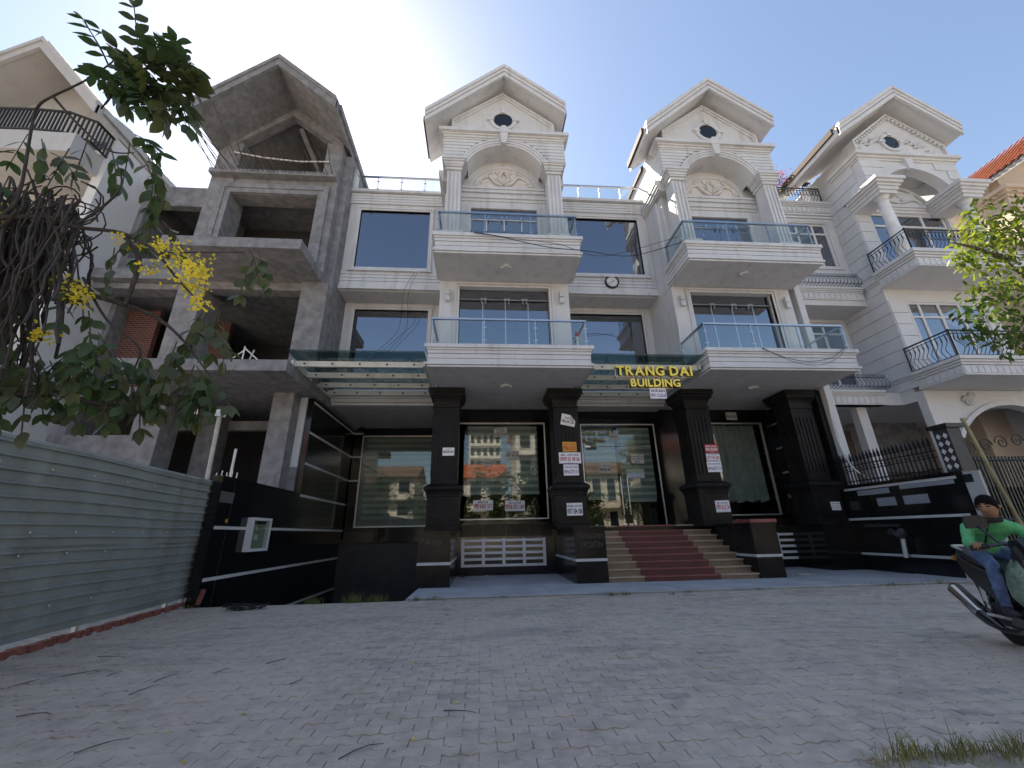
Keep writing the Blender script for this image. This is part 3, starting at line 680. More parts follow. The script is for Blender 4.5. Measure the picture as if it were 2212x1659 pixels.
for zz in (.5, 1.15, 1.42, 2.2):
    for i in range(11):
        s_ = -1.2+.72*i; q = fa+fd*s_+fn*(.05 if zz > 1.3 else .02); o = bpy.data.objects.new('screw', scr); col.objects.link(o); o.parent = FEN; o.location = Vector((q.x, q.y, zz+s_*.008))-BASE[FEN.name]; o.rotation_euler = Vector((fn.x, fn.y, 0)).to_track_quat('Z', 'Y').to_euler()
m = MB()
q0, q1 = fa+fd*-4.0, fb
m.tube([(q0.x+.02, q0.y, 2.45), (q1.x+.02, q1.y, 2.53)], .05, 8); m.build('top_rail', CORR, FEN)
for s_ in (-2, .2, 2.4, 4.6):
    q = fa+fd*s_-fn*.06; MB().box(q.x-.03, q.x+.03, q.y-.03, q.y+.03, 0, 2.4).build('fence_post', ALU, FEN)
REDB = M('red_brick', (.23, .075, .055), .9, .35, 9, bump=.5, bscale=30); MORT = M('mortar', (.30, .29, .27), .95, .2, 9, bump=.6, bscale=20)
s_ = -3.9; rb = random.Random(11)
while s_ < fl-.1:
    Lb = rb.uniform(.17, .21); q = fa+fd*(s_+Lb/2)+fn*(.02+rb.uniform(-.015, .02)); o = MB().box(-Lb/2+.008, Lb/2-.008, -.05, .05, 0, .085+rb.uniform(-.01, .01))
    ang = math.atan2(fd.y, fd.x)+rb.uniform(-.05, .05)
    o.xf(lambda p: Vector((q.x+p.x*math.cos(ang)-p.y*math.sin(ang), q.y+p.x*math.sin(ang)+p.y*math.cos(ang), p.z)))
    (o.build('brick', REDB, FEN)); s_ += Lb+rb.choice((.01, .012, .015))
m = MB()
for i in range(70):
    s_ = rb.uniform(-3.8, fl); q = fa+fd*s_+fn*rb.uniform(.0, .07); r = rb.uniform(.015, .05)
    m.lathe([(r*1.5, -.005), (r, r*.5), (r*.3, r*.75)], q.x, q.y, 6)
m.build('mortar_crumbs', MORT, FEN, kind='stuff')
for i in range(2):
    x = -6.02+.11*i; o = MB().box(-.05, .05, -.1, .1, 0, .07)
    o.xf(lambda p: Vector((x+p.x+.1*i, 10.05+p.y*.5-.1, .02+p.z*.9+(p.y+.1)*1.1+.02)))
    o.solo('loose_brick', REDB, ('loose red brick leaning on granite wall foot at fence end', 'second loose red brick tilted beside the granite wall at fence end')[i], 'brick')
# ------------------------------------------------------------------ unfinished concrete house
G = thing('unfinished_house', (-8.26, 15, 0), 'unfinished bare concrete house with open floors and a gable roof', 'house')
gx = -8.26
# right and left piers, floor by floor
box('pier', -6.65, -5.98, 13.4, 14.3, 10.61, 17.2, CONC, G); box('pier', -10.95, -10.05, 13.4, 14.3, 10.61, 17.0, CONC, G)
box('pier_edge', -5.979, -5.70, 13.75, 19, 6.36, 16.9, CONC, G)
box('pier', -6.65, -5.72, 13.4, 13.74, 6.25, 10.2, CONC, G); box('pier', -10.9, -10.05, 13.4, 14.4, 6.25, 10.2, CONC, G)
box('ground_column', -6.95, -6.29, 13.5, 14.25, 0, 5.9, CONC, G); box('ground_column', -11.1, -10.25, 13.5, 14.3, 0, 5.9, CONC, G); box('ground_column', -10.1, -9.4, 15.0, 15.6, 0, 5.9, CONC, G)
box('balcony_slab', -10.6, -5.72, 11.5, 19, 5.9, 6.25, CONC, G); box('balcony_slab', -10.35, -5.98, 11.5, 13.39, 10.22, 10.6, CONC, G); box('floor_slab', -14.1, -5.98, 13.401, 19, 10.2, 10.6, CONC, G)
box('floor_slab', -14.1, -10.601, 14.0, 19, 5.9, 6.25, CONC, G)
box('beam', -10.05, -6.66, 13.45, 13.9, 9.86, 10.19, CONC, G); box('beam', -10.04, -6.66, 13.42, 14.1, 14.28, 15.05, CONC, G)
f = frame('opening_surround', -10.46, -6.24, 11.0, 14.72, 13.40, .42, .10, CONC, G)
box('floor_slab', -10.9, -6.0, 13.1, 19, 15.051, 15.25, CONC, G)
box('beam', -11.4, -7.0, 15.5, 15.8, 5.1, 5.45, CONC, G); box('brick_infill_panel', -11.3, -10.12, 15.52, 15.7, 5.451, 5.85, BRICKW, G)
box('rear_wall', -14.1, -5.8, 18.9, 19.0, 0, 10.2, INNER, G); box('rear_wall', -14.0, -5.9, 18.9, 19.0, 10.601, 16.5, INNER, G); box('side_wall', -6.1, -5.98, 14.31, 18.9, 6.26, 10.19, CONC, G)  # rear walls coloured near-black so the open floors look deep in shade
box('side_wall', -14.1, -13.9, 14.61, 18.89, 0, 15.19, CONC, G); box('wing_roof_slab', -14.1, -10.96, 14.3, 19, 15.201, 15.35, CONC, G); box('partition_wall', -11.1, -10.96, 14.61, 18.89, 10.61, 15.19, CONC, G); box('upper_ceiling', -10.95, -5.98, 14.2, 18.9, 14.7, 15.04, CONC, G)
box('inner_wall', -10.9, -6.0, 16.0, 16.1, 10.61, 14.69, INNER, G)  # same near-black, shade of the upper room put into the wall colour
# gable opening with roof
gp = [(-10.9, 15.26), (-10.9, 17.1), (gx-.05, 19.25), (-6.0, 17.5), (-6.0, 15.26)]
m = MB(); A = [(-10.25, 15.26), (-10.25, 17.0), (gx-.05, 18.72), (-6.45, 17.2), (-6.45, 15.26)]
m.prism([gp[0], gp[1], A[1], A[0]], 13.38, 13.75); m.prism([gp[1], gp[2], A[2], A[1]], 13.38, 13.75); m.prism([gp[2], gp[3], A[3], A[2]], 13.38, 13.75); m.prism([gp[3], gp[4], A[4], A[3]], 13.38, 13.75)
m.build('gable_frame', CONC, G)
gable_roof(gx, G, CONC, yf=11.5, yb=18.5, L=(-2.75, 16.95), A=19.72, Rr=(2.52, 17.5), tile=CONC, steps=False)
m = MB(); m.tube([(gx+.1, 13.9, 18.6), (-6.9, 17.2, 15.6)], .14, 4); m.build('raking_beam', CONC, G)
# wing of the unfinished house
holed('wing_wall', -14.1, -10.96, 10.601, 15.2, 14.3, 14.6, [(-13.85, -11.6, 11.7, 14.35)], CONC, G)
box('wing_ledge', -12.9, -11.2, 14.9, 17, 15.351, 15.9, CONC, G); box('wing_slab_edge', -14.1, -10.61, 13.7, 14.29, 9.95, 10.18, CONC, G)
box('inner_brick_wall', -14.05, -10.9, 16.6, 16.8, 6.26, 10.19, BRICKT, G) if 'BRICKT' in globals() else None
MB().prism([(-10.9, 15.26), (-10.9, 17.0), (gx-.05, 19.0), (-6.0, 17.3), (-6.0, 15.26)], 18.0, 18.2).build('gable_rear_wall', CONC, G)
box('brick_infill_panel', -14.05, -12.75, 15.2, 15.4, 6.26, 9.9, BRICKT, G)
box('inner_column', -12.7, -12.2, 15.9, 16.3, 6.26, 10.19, CONC, G)
box('boundary_plaster_wall', -14.1, -11.11, 14.1, 14.3, 0, 4.6, CONC, G)
# reinforcing bars
rr = random.Random(5)
RUST = M('rusty_steel', (.07, .05, .045), .8, .3, 8)
for i in range(32):
    x = -10.75+4.6*i/31+rr.uniform(-.03, .03); ln = rr.uniform(.4, .75) if i > 8 else rr.uniform(.9, 2.1)
    dx = rr.uniform(-.18, .12) if i > 8 else rr.uniform(-1.1, -.4); up_ = rr.uniform(.25, .6) if i > 8 else rr.uniform(.6, 1.0)
    p = [Vector((x, 13.2, 15.15)), Vector((x+dx*.4, 12.75-.2*ln, 15.15+up_*.35*ln)), Vector((x+dx, 12.5-.4*ln, 15.15+up_*ln))]
    MB().tube(p, .014, 4).build('rebar', RUST, G)
m = MB().tube([(-10.3, 13.3, 16.35), (-9, 13.25, 16.05), (-7.6, 13.25, 15.93), (-6.4, 13.3, 16.05)], .03, 6).build('barrier_tape', VENTW, G)
# scaffold poles left on its floors
def scaffold(pts, lab):
    m = MB()
    for a, b in pts: m.tube([a, b], .025, 6)
    return m.solo('scaffold_frame', ALU, lab, 'scaffold')
scaffold([((-9.6, 13.6, 6.26), (-8.1, 13.3, 7.35)), ((-8.1, 13.3, 6.26), (-8.1, 13.3, 7.5)), ((-8.1, 13.3, 7.45), (-6.8, 13.5, 6.3)), ((-8.05, 13.3, 6.26), (-7.95, 13.6, 7.5)), ((-6.9, 13.6, 6.3), (-6.3, 13.3, 6.8))], 'steel scaffold frame left on the first floor of the concrete house')
scaffold([((-9.6, 14.5, 15.26), (-9.6, 14.5, 16.6)), ((-7.9, 14.5, 15.26), (-7.9, 14.5, 16.7)), ((-9.6, 14.5, 16.5), (-7.9, 14.5, 16.5)), ((-9.6, 14.5, 16.2), (-7.9, 14.5, 15.5))], 'steel scaffold frame inside the concrete gable opening')
scaffold([((-7.4, 12.6, 10.6), (-7.3, 12.6, 11.4)), ((-7.3, 12.6, 11.1), (-7.7, 12.5, 10.62)), ((-7.3, 12.6, 11.1), (-6.9, 12.5, 10.62))], 'small propped pole on the second floor concrete balcony')
# camera pole, pipe and spikes behind the fence
pl = thing('camera_pole', (-6.62, 10.6, 0), 'pale conduit pole with a white dome security camera on top', 'security camera')
MB().tube([(-6.58, 10.6, 0), (-6.62, 10.6, 2.2), (-6.69, 10.6, 4.3)], .05, 8).build('pole', M('pale_conduit', (.42, .40, .36), .7, .2, 5), pl)
MB().box(-6.78, -6.58, 10.5, 10.66, 4.25, 4.42).build('junction_box', VENTW, pl); MB().tube([(-6.72, 10.55, 4.36), (-6.95, 10.3, 4.33)], .03, 6).build('arm', VENTW, pl)
hd = MB().lathe([(.05, 4.36), (.10, 4.33), (.11, 4.24), (.10, 4.2)], -6.97, 10.28, 14).build('camera_head', VENTW, pl); MB().lathe([(.10, 4.199), (.085, 4.14), (.04, 4.10)], -6.97, 10.28, 14).build('dome', IRON, hd)
MB().tube([(-6.9, 12, 0), (-6.92, 12, 3.7)], .035, 8).solo('white_pipe', VENTW, 'thin white plastic pipe standing upright behind the fence', 'pipe')
for i in range(5): MB().tube([(-6.5+.1*i*1.2, 10.7, 0), (-6.5+.1*i*1.2, 10.7, 2.85+.05*(i % 2))], .016, 5).solo('steel_spike', ALU, 'thin steel bar poking up behind the end of the sheet fence', 'steel bar', 'steel bars behind the fence')
# ------------------------------------------------------------------ cream house at the far left
H0 = thing('cream_house', (-17, 15, 0), 'cream gabled house with dark curved balcony railing beyond the concrete house', 'house')
box('tower_wall', -19.8, -14.45, 13.6, 20, 0, 16.2, CREAM, H0); box('tower_side_pier', -14.449, -14.1, 12.6, 20, 0, 16.5, WHITE2, H0)
box('balcony_slab', -20, -14.3, 11.5, 13.59, 14.0, 14.85, CREAM, H0); box('balcony_slab', -20, -14.2, 11.6, 13.59, 10.2, 10.7, CREAM, H0)
box('door_opening', -19.2, -15.2, 13.56, 13.599, 10.9, 13.3, INNER, H0)
m = MB(); m.prism([(-20, 16.2), (-20, 17.4), (-17, 19.3), (-14.2, 16.9), (-14.2, 16.2)], 13.0, 13.4); m.build('gable_wall', CREAM, H0)
gable_roof(-17, H0, CREAM, yf=11.4, yb=17, L=(-3.4, 16.6), A=19.7, Rr=(2.95, 16.45), tile=CREAM, steps=False)
ri = MB().tube([(-20, 11.6, 15.9), (-16, 11.5, 15.9), (-14.9, 11.55, 15.9), (-14.25, 11.9, 15.9), (-14.2, 13.5, 15.9)], .05, 6).tube([(-20, 11.6, 14.95), (-16, 11.5, 14.95), (-14.9, 11.55, 14.95), (-14.25, 11.9, 14.95), (-14.2, 13.5, 14.95)], .04, 6).build('iron_railing', IRON, H0)
def poly_at(pts, d):
    for a, b in zip(pts[:-1], pts[1:]):
        l_ = math.hypot(b[0]-a[0], b[1]-a[1])
        if d <= l_: return a[0]+(b[0]-a[0])*d/l_, a[1]+(b[1]-a[1])*d/l_
        d -= l_
    return pts[-1]
for i in range(62):
    x, y = poly_at([(-20, 11.6), (-16, 11.5), (-14.9, 11.55), (-14.25, 11.9), (-14.2, 13.5)], i*.125); MB().box(x-.02, x+.02, y-.02, y+.02, 14.94, 15.9).build('bar', IRON, ri)
# ------------------------------------------------------------------ white house with iron balconies
T = thing('white_iron_balcony_house', (17, 16, 0), 'white rusticated house with black wrought iron balconies and marble columns', 'house')
tx = 18.68; W2 = WHITE2
MARB = M('marble', (.62, .62, .64), .35, .12, 2.2, c2=(.68, .68, .68))
def courses(ax, a, b, plane, zs, out, parent, mat=W2, t=.035):
    for z0, z1 in zip(zs[:-1], zs[1:]):
        if ax == 'x': box('stone_course', plane-t if out < 0 else plane, plane if out < 0 else plane+t, a, b, z0+.014, z1-.014, mat, parent)
        else: box('stone_course', a, b, plane-t, plane-.001, z0+.014, z1-.014, mat, parent)
# tower walls
holed('tower_wall', 16.4, 21.0, 6.2, 10.4, 13.2, 13.5, [(17.15, 20.5, 6.7, 9.85)], W2, T)
holed('tower_wall', 16.4, 21.0, 10.401, 15.0, 13.2, 13.5, [(17.05, 20.75, 11.15, 14.4)], W2, T)
box('tower_side_wall', 16.4, 16.7, 13.501, 19, 5.7, 17.4, W2, T); box('tower_side_wall', 20.7, 21.0, 13.501, 19, 5.7, 17.4, W2, T)
courses('x', 13.2, 15.19, 16.4, [6.75+.515*i for i in range(8)], -1, T); courses('x', 13.2, 14.19, 16.4, [11.2+.53*i for i in range(8)], -1, T); courses('x', 14.191, 18, 16.4, [15.75+.5*i for i in range(4)], -1, T)
courses('y', 16.4, 17.1, 13.2, [6.75+.515*i for i in range(7)], 0, T); courses('y', 16.4, 17.0, 13.2, [11.2+.53*i for i in range(7)], 0, T)
for z in (13.2, 13.73): box('stone_course', 20.8, 21.0, 13.165, 13.199, z, z+.5, W2, T)
def casement(x0, x1, z0, z1, y, divs, parent, trans=.62, nm='casement_window', mat=W2):
    w_ = .09; f = MB().box(x0, x1, y-.05, y+.05, z1-w_, z1).box(x0, x1, y-.05, y+.05, z0, z0+w_).box(x0, x0+w_, y-.05, y+.05, z0+w_, z1-w_).box(x1-w_, x1, y-.05, y+.05, z0+w_, z1-w_)
    f.box(x0+w_, x1-w_, y-.045, y+.045, z1-trans-w_, z1-trans)
    xs = [x0+w_]+[x0+(x1-x0)*d for d in divs]+[x1-w_]
    for x in xs[1:-1]: f.box(x-.05, x+.05, y-.044, y+.044, z0+w_, z1-w_)
    f = f.build(nm, mat, parent)
    for i, (a, b) in enumerate(zip(xs[:-1], xs[1:])):
        a2, b2 = a+(.05 if i else 0), b-(.05 if i < len(xs)-2 else 0)
        box('pane', a2, b2, y-.005, y+.005, z0+w_, z1-trans-w_, GLD, f); box('pane', a2, b2, y-.005, y+.005, z1-trans, z1-w_, GLD, f)
    return f
casement(17.1, 20.7, 11.2, 14.4, 13.28, (.22, .70), T); casement(17.2, 20.5, 6.75, 9.85, 13.28, (.16, .42, .70), T)
# wing
holed('wing_wall', 12.75, 16.4, 10.4, 15.6, 14.2, 14.5, [(14.0, 15.95, 12.2, 14.6)], W2, T); casement(14.0, 15.95, 12.2, 14.6, 14.3, (.25, .66), T, .5)
frame('window_surround', 13.85, 16.1, 12.05, 14.75, 14.2, .14, .06, W2, T)
holed('wing_wall', 12.75, 16.4, 6.2, 10.1, 15.2, 15.5, [(13.4, 16.15, 6.9, 9.95)], W2, T); casement(13.4, 16.15, 6.9, 9.95, 15.3, (.3, .68), T, .5)
box('wing_floor', 12.75, 16.399, 14.0, 19, 10.101, 10.399, W2, T); box('wing_floor', 12.75, 16.399, 14.0, 19, 5.7, 6.199, W2, T)
box('party_wall', 12.5, 12.749, 13.2, 19, 0, 15.5, W2, T)
def ledge(xa, xb, yf, z0, parent, teeth=True):
    for a, b, o in ((0, .34, .04), (.341, .40, .08), (.401, .46, .13), (.461, .56, .18)): box('ledge_moulding', xa, xb, yf-o, yf+.3, z0+a, z0+b, W2, parent)
    n = int((xb-xa)/.24)
    for i in range(n): box('dentil', xa+.05+i*.24, xa+.05+i*.24+.205, yf-.062, yf-.041, z0+.05, z0+.30, W2, parent)
ledge(12.76, 16.3, 13.98, 10.35, T); ledge(12.76, 15.6, 13.98, 5.7, T)
ledge(12.76, 16.39, 14.18, 15.2, T)
for z in (14.88, 15.05): box('string_course', 12.76, 16.39, 14.13, 14.199, z, z+.1, W2, T)
def side_ledge(z0, y0, y1):
    for a, b, o in ((0, .34, .04), (.341, .40, .08), (.401, .46, .13), (.461, .56, .18)): box('ledge_moulding', 16.39-o, 16.399, y0, y1, z0+a, z0+b, W2, T)
side_ledge(10.35, 13.2, 13.79); side_ledge(6.2, 13.2, 15.1)
# balconies
def balcony3(z0, z1, name):
    h = z1-z0; xa, xb, yf = 16.15, 21.3, 11.5
    c = MB().box(xa+.2, xb-.2, yf+.2, 13.185, z0+.02, z1-.02).build('balcony', W2, T)
    for a, b, i in ((0, .06, .10), (.07, .55, .16), (.56, .68, .11), (.69, .80, .06), (.81, 1, 0)): box('moulding_band', xa+i, xb-i, yf+i, 13.19, z0+a*h, z0+b*h, W2, c)
    for i in range(20): box('dentil', xa+.2+i*.24, xa+.2+i*.24+.21, yf+.135, yf+.159, z0+.13*h, z0+.5*h, W2, c)
    for i in range(6): box('dentil', xa+.135, xa+.159, yf+.2+i*.24, yf+.41+i*.24, z0+.13*h, z0+.5*h, W2, c)
    return c
balcony3(10.42, 11.15, 'b2'); balcony3(6.04, 6.72, 'b1')
def belly(z, h, t):
    """outward bulge of a pot-bellied bar at fraction t of its height"""
    return .17*math.exp(-((t-.27)/.22)**2)-.03*math.exp(-((t-.72)/.12)**2)
def iron_rail(path, zb, h, parent, step=.155, out=1):
    P3 = [Vector((x, y, zb+h)) for x, y in path]
    m = MB().tube(P3, .032, 6); m.tube([p-Vector((0, 0, .12)) for p in P3], .016, 5); m.tube([p-Vector((0, 0, h-.05)) for p in P3], .016, 5)
    rail = m.build('iron_railing', IRON, parent)
    for (xa, ya), (xb, yb) in zip(path[:-1], path[1:]):
        L_ = math.hypot(xb-xa, yb-ya); n = int(L_/step); nx, ny = (yb-ya)/L_*out, -(xb-xa)/L_*out
        for i in range(1, n):
            x, y = xa+(xb-xa)*i/n, ya+(yb-ya)*i/n
            pts = [(x+nx*belly(0, 0, k/9), y+ny*belly(0, 0, k/9), zb+.04+(h-.1)*k/9) for k in range(10)]
            MB().tube(pts, [.011]*6+[.014, .026, .014, .011], 5, cap=False).build('bar', IRON, rail)
        for x, y in ((xa, ya), (xb, yb)):
            MB().tube([(x, y, zb), (x, y, zb+h+.04)], .026, 5).build('corner_post', IRON, rail)
    return rail
iron_rail([(16.28, 13.2), (16.28, 11.62), (21.2, 11.62)], 11.16, .95, T); iron_rail([(16.28, 13.2), (16.28, 11.62), (21.2, 11.62)], 6.73, .98, T)
iron_rail([(12.8, 14.1), (16.1, 14.1)], 15.77, .85, T)
def scroll_guard(xa, xb, y, zb, h):
    m = MB().tube([(xa, y, zb), (xb, y, zb)], .014, 5).tube([(xa, y-.28, zb+.05), (xb, y-.28, zb+.05)], .014, 5).tube([(xa, y-.2, zb+h*.72), (xb, y-.2, zb+h*.72)], .014, 5); g = m.build('window_guard', IRON, T)
    n = int((xb-xa)/.16)
    for i in range(n+1):
        x = xa+(xb-xa)*i/n; pts = [(x, y, zb), (x, y-.26, zb+.04), (x, y-.33, zb+h*.35), (x, y-.2, zb+h*.7)]
        for k in range(9): a = k/8*1.5*math.pi; pts.append((x-.05+.05*math.cos(a), y-.2, zb+h*.86+.06*math.sin(a)))
        MB().tube(pts, .011, 4, cap=False).build('scroll_bar', IRON, g)
scroll_guard(12.9, 16.1, 13.95, 10.95, .6); scroll_guard(12.9, 15.7, 13.95, 6.3, .6)
# columns with entablature, arch and gable
for x in (16.75, 20.55):
    c = MB().lathe([(.23, 11.35), (.215, 12.2), (.18, 14.0)], x, 12.25, 20).build('column', MARB, T, smooth=False)
    MB().lathe([(.30, 11.15), (.30, 11.2), (.25, 11.24), (.27, 11.3), (.23, 11.349)], x, 12.25, 20).build('base', W2, c)
    MB().lathe([(.18, 14.001), (.22, 14.06), (.19, 14.1), (.2, 14.16), (.27, 14.25)], x, 12.25, 20).build('capital', W2, c)
    MB().lathe([(.13, 14.95), (.10, 15.05), (.03, 15.1)], x-.05, 11.95, 10).build('spotlight', IRON, c)
for xa, xb in ((16.36, 17.15), (20.15, 21.05)):
    for a, b, o in ((14.251, 14.4, .0), (14.401, 14.55, .06), (14.551, 14.66, .12), (14.661, 14.78, .2), (14.781, 14.94, .28)): box('entablature_band', xa-o, xb+o, 11.92-o, 13.19, a, b, W2, T)
for a, b, o in ((14.42, 14.55, .05), (14.551, 14.66, .1), (14.661, 14.80, .16)): box('lintel_band', 17.16+.28, 20.14-.28, 13.19-o, 13.199, a, b, W2, T)
A3 = arc(tx-.02, 14.94, 1.6, 1.05)
m = MB(); m.prism([(16.4, 14.941), (16.4, 16.5), (21.0, 16.5), (21.0, 14.941)]+A3[::-1], 12.25, 12.6); aw = m.build('arch_wall', W2, T)
box('tower_cheek', 16.4, 16.7, 12.601, 13.5, 14.941, 17.4, W2, T); box('tower_cheek', 20.7, 21.0, 12.601, 13.5, 14.941, 17.4, W2, T)
m = MB(); band_along(A3, 0, .16, 12.19, 12.251, m); m.build('arch_moulding', W2, aw)
for z0 in (15.0, 15.5, 16.0):
    for s_ in (-1, 1):
        xo = tx+s_*2.3; rr_ = 1.9 if z0 < 15.4 else (1.75 if z0 < 15.9 else 1.25); a, b = sorted((xo, tx+s_*rr_)); box('stone_course', a, b, 12.215, 12.249, z0+.014, z0+.486, W2, aw)
    box('stone_course', 16.365, 16.399, 12.6, 14.19, z0+.014, z0+.486, W2, T)
m = MB(); m.prism(arc(tx-.02, 14.81, 1.38, .9), 13.14, 13.199); pn = m.build('relief_panel', W2, T)
m = MB(); band_along(arc(tx-.02, 14.81, 1.45, .98), 0, .1, 13.08, 13.199, m); m.build('relief_frame', W2, pn)
m = MB()
for s_ in (-1, 1):
    scroll(tx+s_*.5, 15.1, .16, s_, 13.12, m, .05); scroll(tx+s_*.95, 14.98, .12, -s_, 13.12, m, .04); scroll(tx+s_*.25, 15.4, .12, s_, 13.12, m, .04)
    m.tube([(tx, 13.1, 14.9), (tx+s_*.4, 13.09, 15.05), (tx+s_*.8, 13.1, 15.15), (tx+s_*1.25, 13.12, 14.88)], [.06, .06, .05, .02], 6)
m.build('scrollwork', W2, pn, smooth=True)
MB().prism([(tx-.14, 15.9), (tx+.10, 15.9), (tx+.17, 16.5), (tx-.21, 16.5)], 12.1, 12.25).build('keystone', W2, aw)
for a, b, o in ((16.40, 16.5, .05), (16.501, 16.6, .12), (16.601, 16.76, .22)): box('cornice_band', 16.4-o, 21.0+o, 12.25-o, 13.6, a, b, W2, aw)
g3 = [(16.45, 16.761), (16.45, 17.55), (tx, 19.35), (20.95, 17.55), (20.95, 16.761)]
gw = MB().prism(g3, 12.3, 12.75).build('gable_wall', W2, T)
m = MB(); band_along(g3, -.1, 0, 12.19, 12.305, m); m.build('gable_trim', W2, gw)
for (p, q) in ((g3[1], g3[2]), (g3[2], g3[3])):
    n = 14
    for i in range(n):
        t = (i+.5)/n; x = p[0]+(q[0]-p[0])*t; z = p[1]+(q[1]-p[1])*t-.22
        box('dentil', x-.05, x+.05, 12.2, 12.299, z-.06, z+.06, W2, gw)
for i in range(26): box('dentil', 16.6+i*.165, 16.68+i*.165, 12.24, 12.299, 16.80, 16.90, W2, gw)
oval_window(tx-.25, 17.62, 12.3, gw, W2, .37)
m = MB()
rl = random.Random(4)
for s_ in (-1, 1):
    for i in range(12):
        x = tx-.25+s_*(.72+.10*i); z = 17.5+.18*math.sin(i*1.1)-.012*i*i*.35+.12; m.tube([(x-.09, 12.29, z-.05), (x, 12.22, z+.05*rl.uniform(-1, 1)), (x+.1*s_, 12.29, z+.1*rl.uniform(-.5, 1))], [.02, .06, .02], 5)
m.build('leaf_ornament', W2, gw, smooth=True, kind='stuff')
gable_roof(tx, T, W2, yf=11.5, yb=16.0, L=(-3.45, 17.68), A=20.3, Rr=(2.5, 18.1))
m = MB(); m.prism([(16.3, 17.3), (tx-.1, 19.6), (21.1, 17.3)], 16.001, 19.0); m.build('rear_roof', W2, T)
# terrace posts behind the railing
for x, y in ((15.9, 14.4), (16.2, 15.4)):
    p = MB().box(x-.2, x+.2, y-.2, y+.2, 15.76, 16.75).box(x-.26, x+.26, y-.26, y+.26, 16.751, 16.85).build('terrace_post', W2, T)
ln = MB().box(15.78, 16.02, 14.28, 14.52, 16.86, 16.9).box(15.78, 16.02, 14.28, 14.52, 17.2, 17.24)
for dx in (-.11, .11):
    for dy in (-.11, .11): ln.box(15.9+dx-.012, 15.9+dx+.012, 14.4+dy-.012, 14.4+dy+.012, 16.9, 17.2)
ln.build('lantern', DGREY, T)
box('terrace_floor', 12.76, 16.39, 14.501, 19, 15.5, 15.74, W2, T)
box('stair_tower', 15.0, 16.39, 16.2, 19, 15.741, 17.6, W2, T)
# ground storey: posts, dark openings, arched carport
box('post', 12.76, 13.0, 13.6, 13.9, 0, 5.69, W2, T); box('post', 14.65, 15.05, 14.3, 14.6, 0, 5.69, W2, T); box('post', 16.4, 17.1, 13.2, 13.5, 0, 6.03, W2, T)
box('rear_wall', 12.76, 16.39, 17.5, 17.7, 0, 5.69, W2, T); box('dark_doorway', 15.1, 16.35, 16.6, 16.7, 0, 5.3, M('dark_wood', (.035, .014, .01), .5, .2, 4), T)
A4 = arc(19.6, 4.2, 2.35, 1.25)
m = MB(); m.prism([(17.101, 4.2), (17.101, 6.03), (22.3, 6.03), (22.3, 4.2)]+[A4[-1]]+A4[::-1][1:], 13.2, 13.5); m.build('carport_arch', W2, T)
m = MB(); band_along(A4, 0, .16, 13.13, 13.201, m); m.build('arch_moulding', W2, T)
m = MB()
for s_ in (-1, 1):
    scroll(19.6+s_*1.75, 5.6, .2, s_, 13.16, m, .06); scroll(19.6+s_*1.2, 5.82, .13, -s_, 13.16, m, .05)
m.build('arch_ornament', W2, T, smooth=True)
box('carport_ceiling', 16.701, 22.5, 13.501, 19, 5.91, 6.19, W2, T); box('rear_body', 12.5, 21.0, 19.01, 24, 0, 15.5, W2, T); box('carport_side_wall', 22.3, 22.5, 13.2, 19, 0, 5.9, W2, T)
box('carport_rear_wall', 16.9, 22.29, 17.5, 17.7, 0, 5.9, CONC, T); box('carport_door', 18.4, 21.5, 17.4, 17.49, 0, 3.6, M('dark_wood_door', (.03, .016, .01), .5, .2, 4), T)  # white rear wall takes the grey concrete colour to imitate shade in the carport
# ------------------------------------------------------------------ house with the orange roof beyond
H4 = thing('orange_roof_house', (27, 15, 0), 'beige house with bright orange clay tile roof', 'house')
PEACH = M('peach_paint', (.55, .45, .36), .6, .06, 1, streak=.2)
box('tower_wall', 24.9, 30, 13.4, 20, 0, 16.2, PEACH, H4); box('wing_wall', 21.01, 24.89, 15.2, 20, 0, 15.6, PEACH, H4)
for a, b, o in ((15.9, 16.05, .1), (16.051, 16.2, .22), (16.201, 16.38, .36)): box('cornice_band', 24.9-o, 30, 13.4-o, 14.2, a, b, PEACH, H4)
MB().prism([(24.3, 16.85), (27.2, 19.5), (30.1, 16.85), (30.1, 16.7), (27.2, 19.3), (24.3, 16.65)], 11.9, 19).build('roof', M('grey_eaves', (.34, .34, .35), .6, .1, 2), H4)
MB().prism([(24.9, 16.385), (24.9, 17.2), (27.2, 19.28), (29.5, 17.2), (29.5, 16.385)], 13.4, 13.8).build('gable_wall', PEACH, H4)
sl_ = Vector((2.9, 0, 2.65)); n_r, n_c = 22, 26
rt_ = MB()
tile = MB()
for i in range(n_r):
    for j in range(n_c):
        t0 = i/n_r; y0 = 11.9+7.1*j/n_c; p = Vector((24.26, y0, 16.88))+sl_*t0; L_ = sl_.length/n_r*1.12; d = sl_.normalized(); nn = Vector((-d.z, 0, d.x)); w_ = 7.1/n_c
        m = MB(); 
        for k in range(5):
            a = math.pi*k/4; q = p+Vector((0, w_*.5-w_*.48*math.cos(a), 0))+nn*(.02+.055*math.sin(a)); m.v += [tuple(q+nn*.035), tuple(q+d*L_)]
        for k in range(4): m.f.append((2*k, 2*k+2, 2*k+3, 2*k+1))
        if i < 12 and j < 24: m.build('roof_tile', ORANGE, H4)
        else:
            b = len(rt_.v); rt_.v += m.v; rt_.f += [tuple(b+q for q in f_) for f_ in m.f]
rt_.build('roof_tiles', ORANGE, H4, kind='stuff')
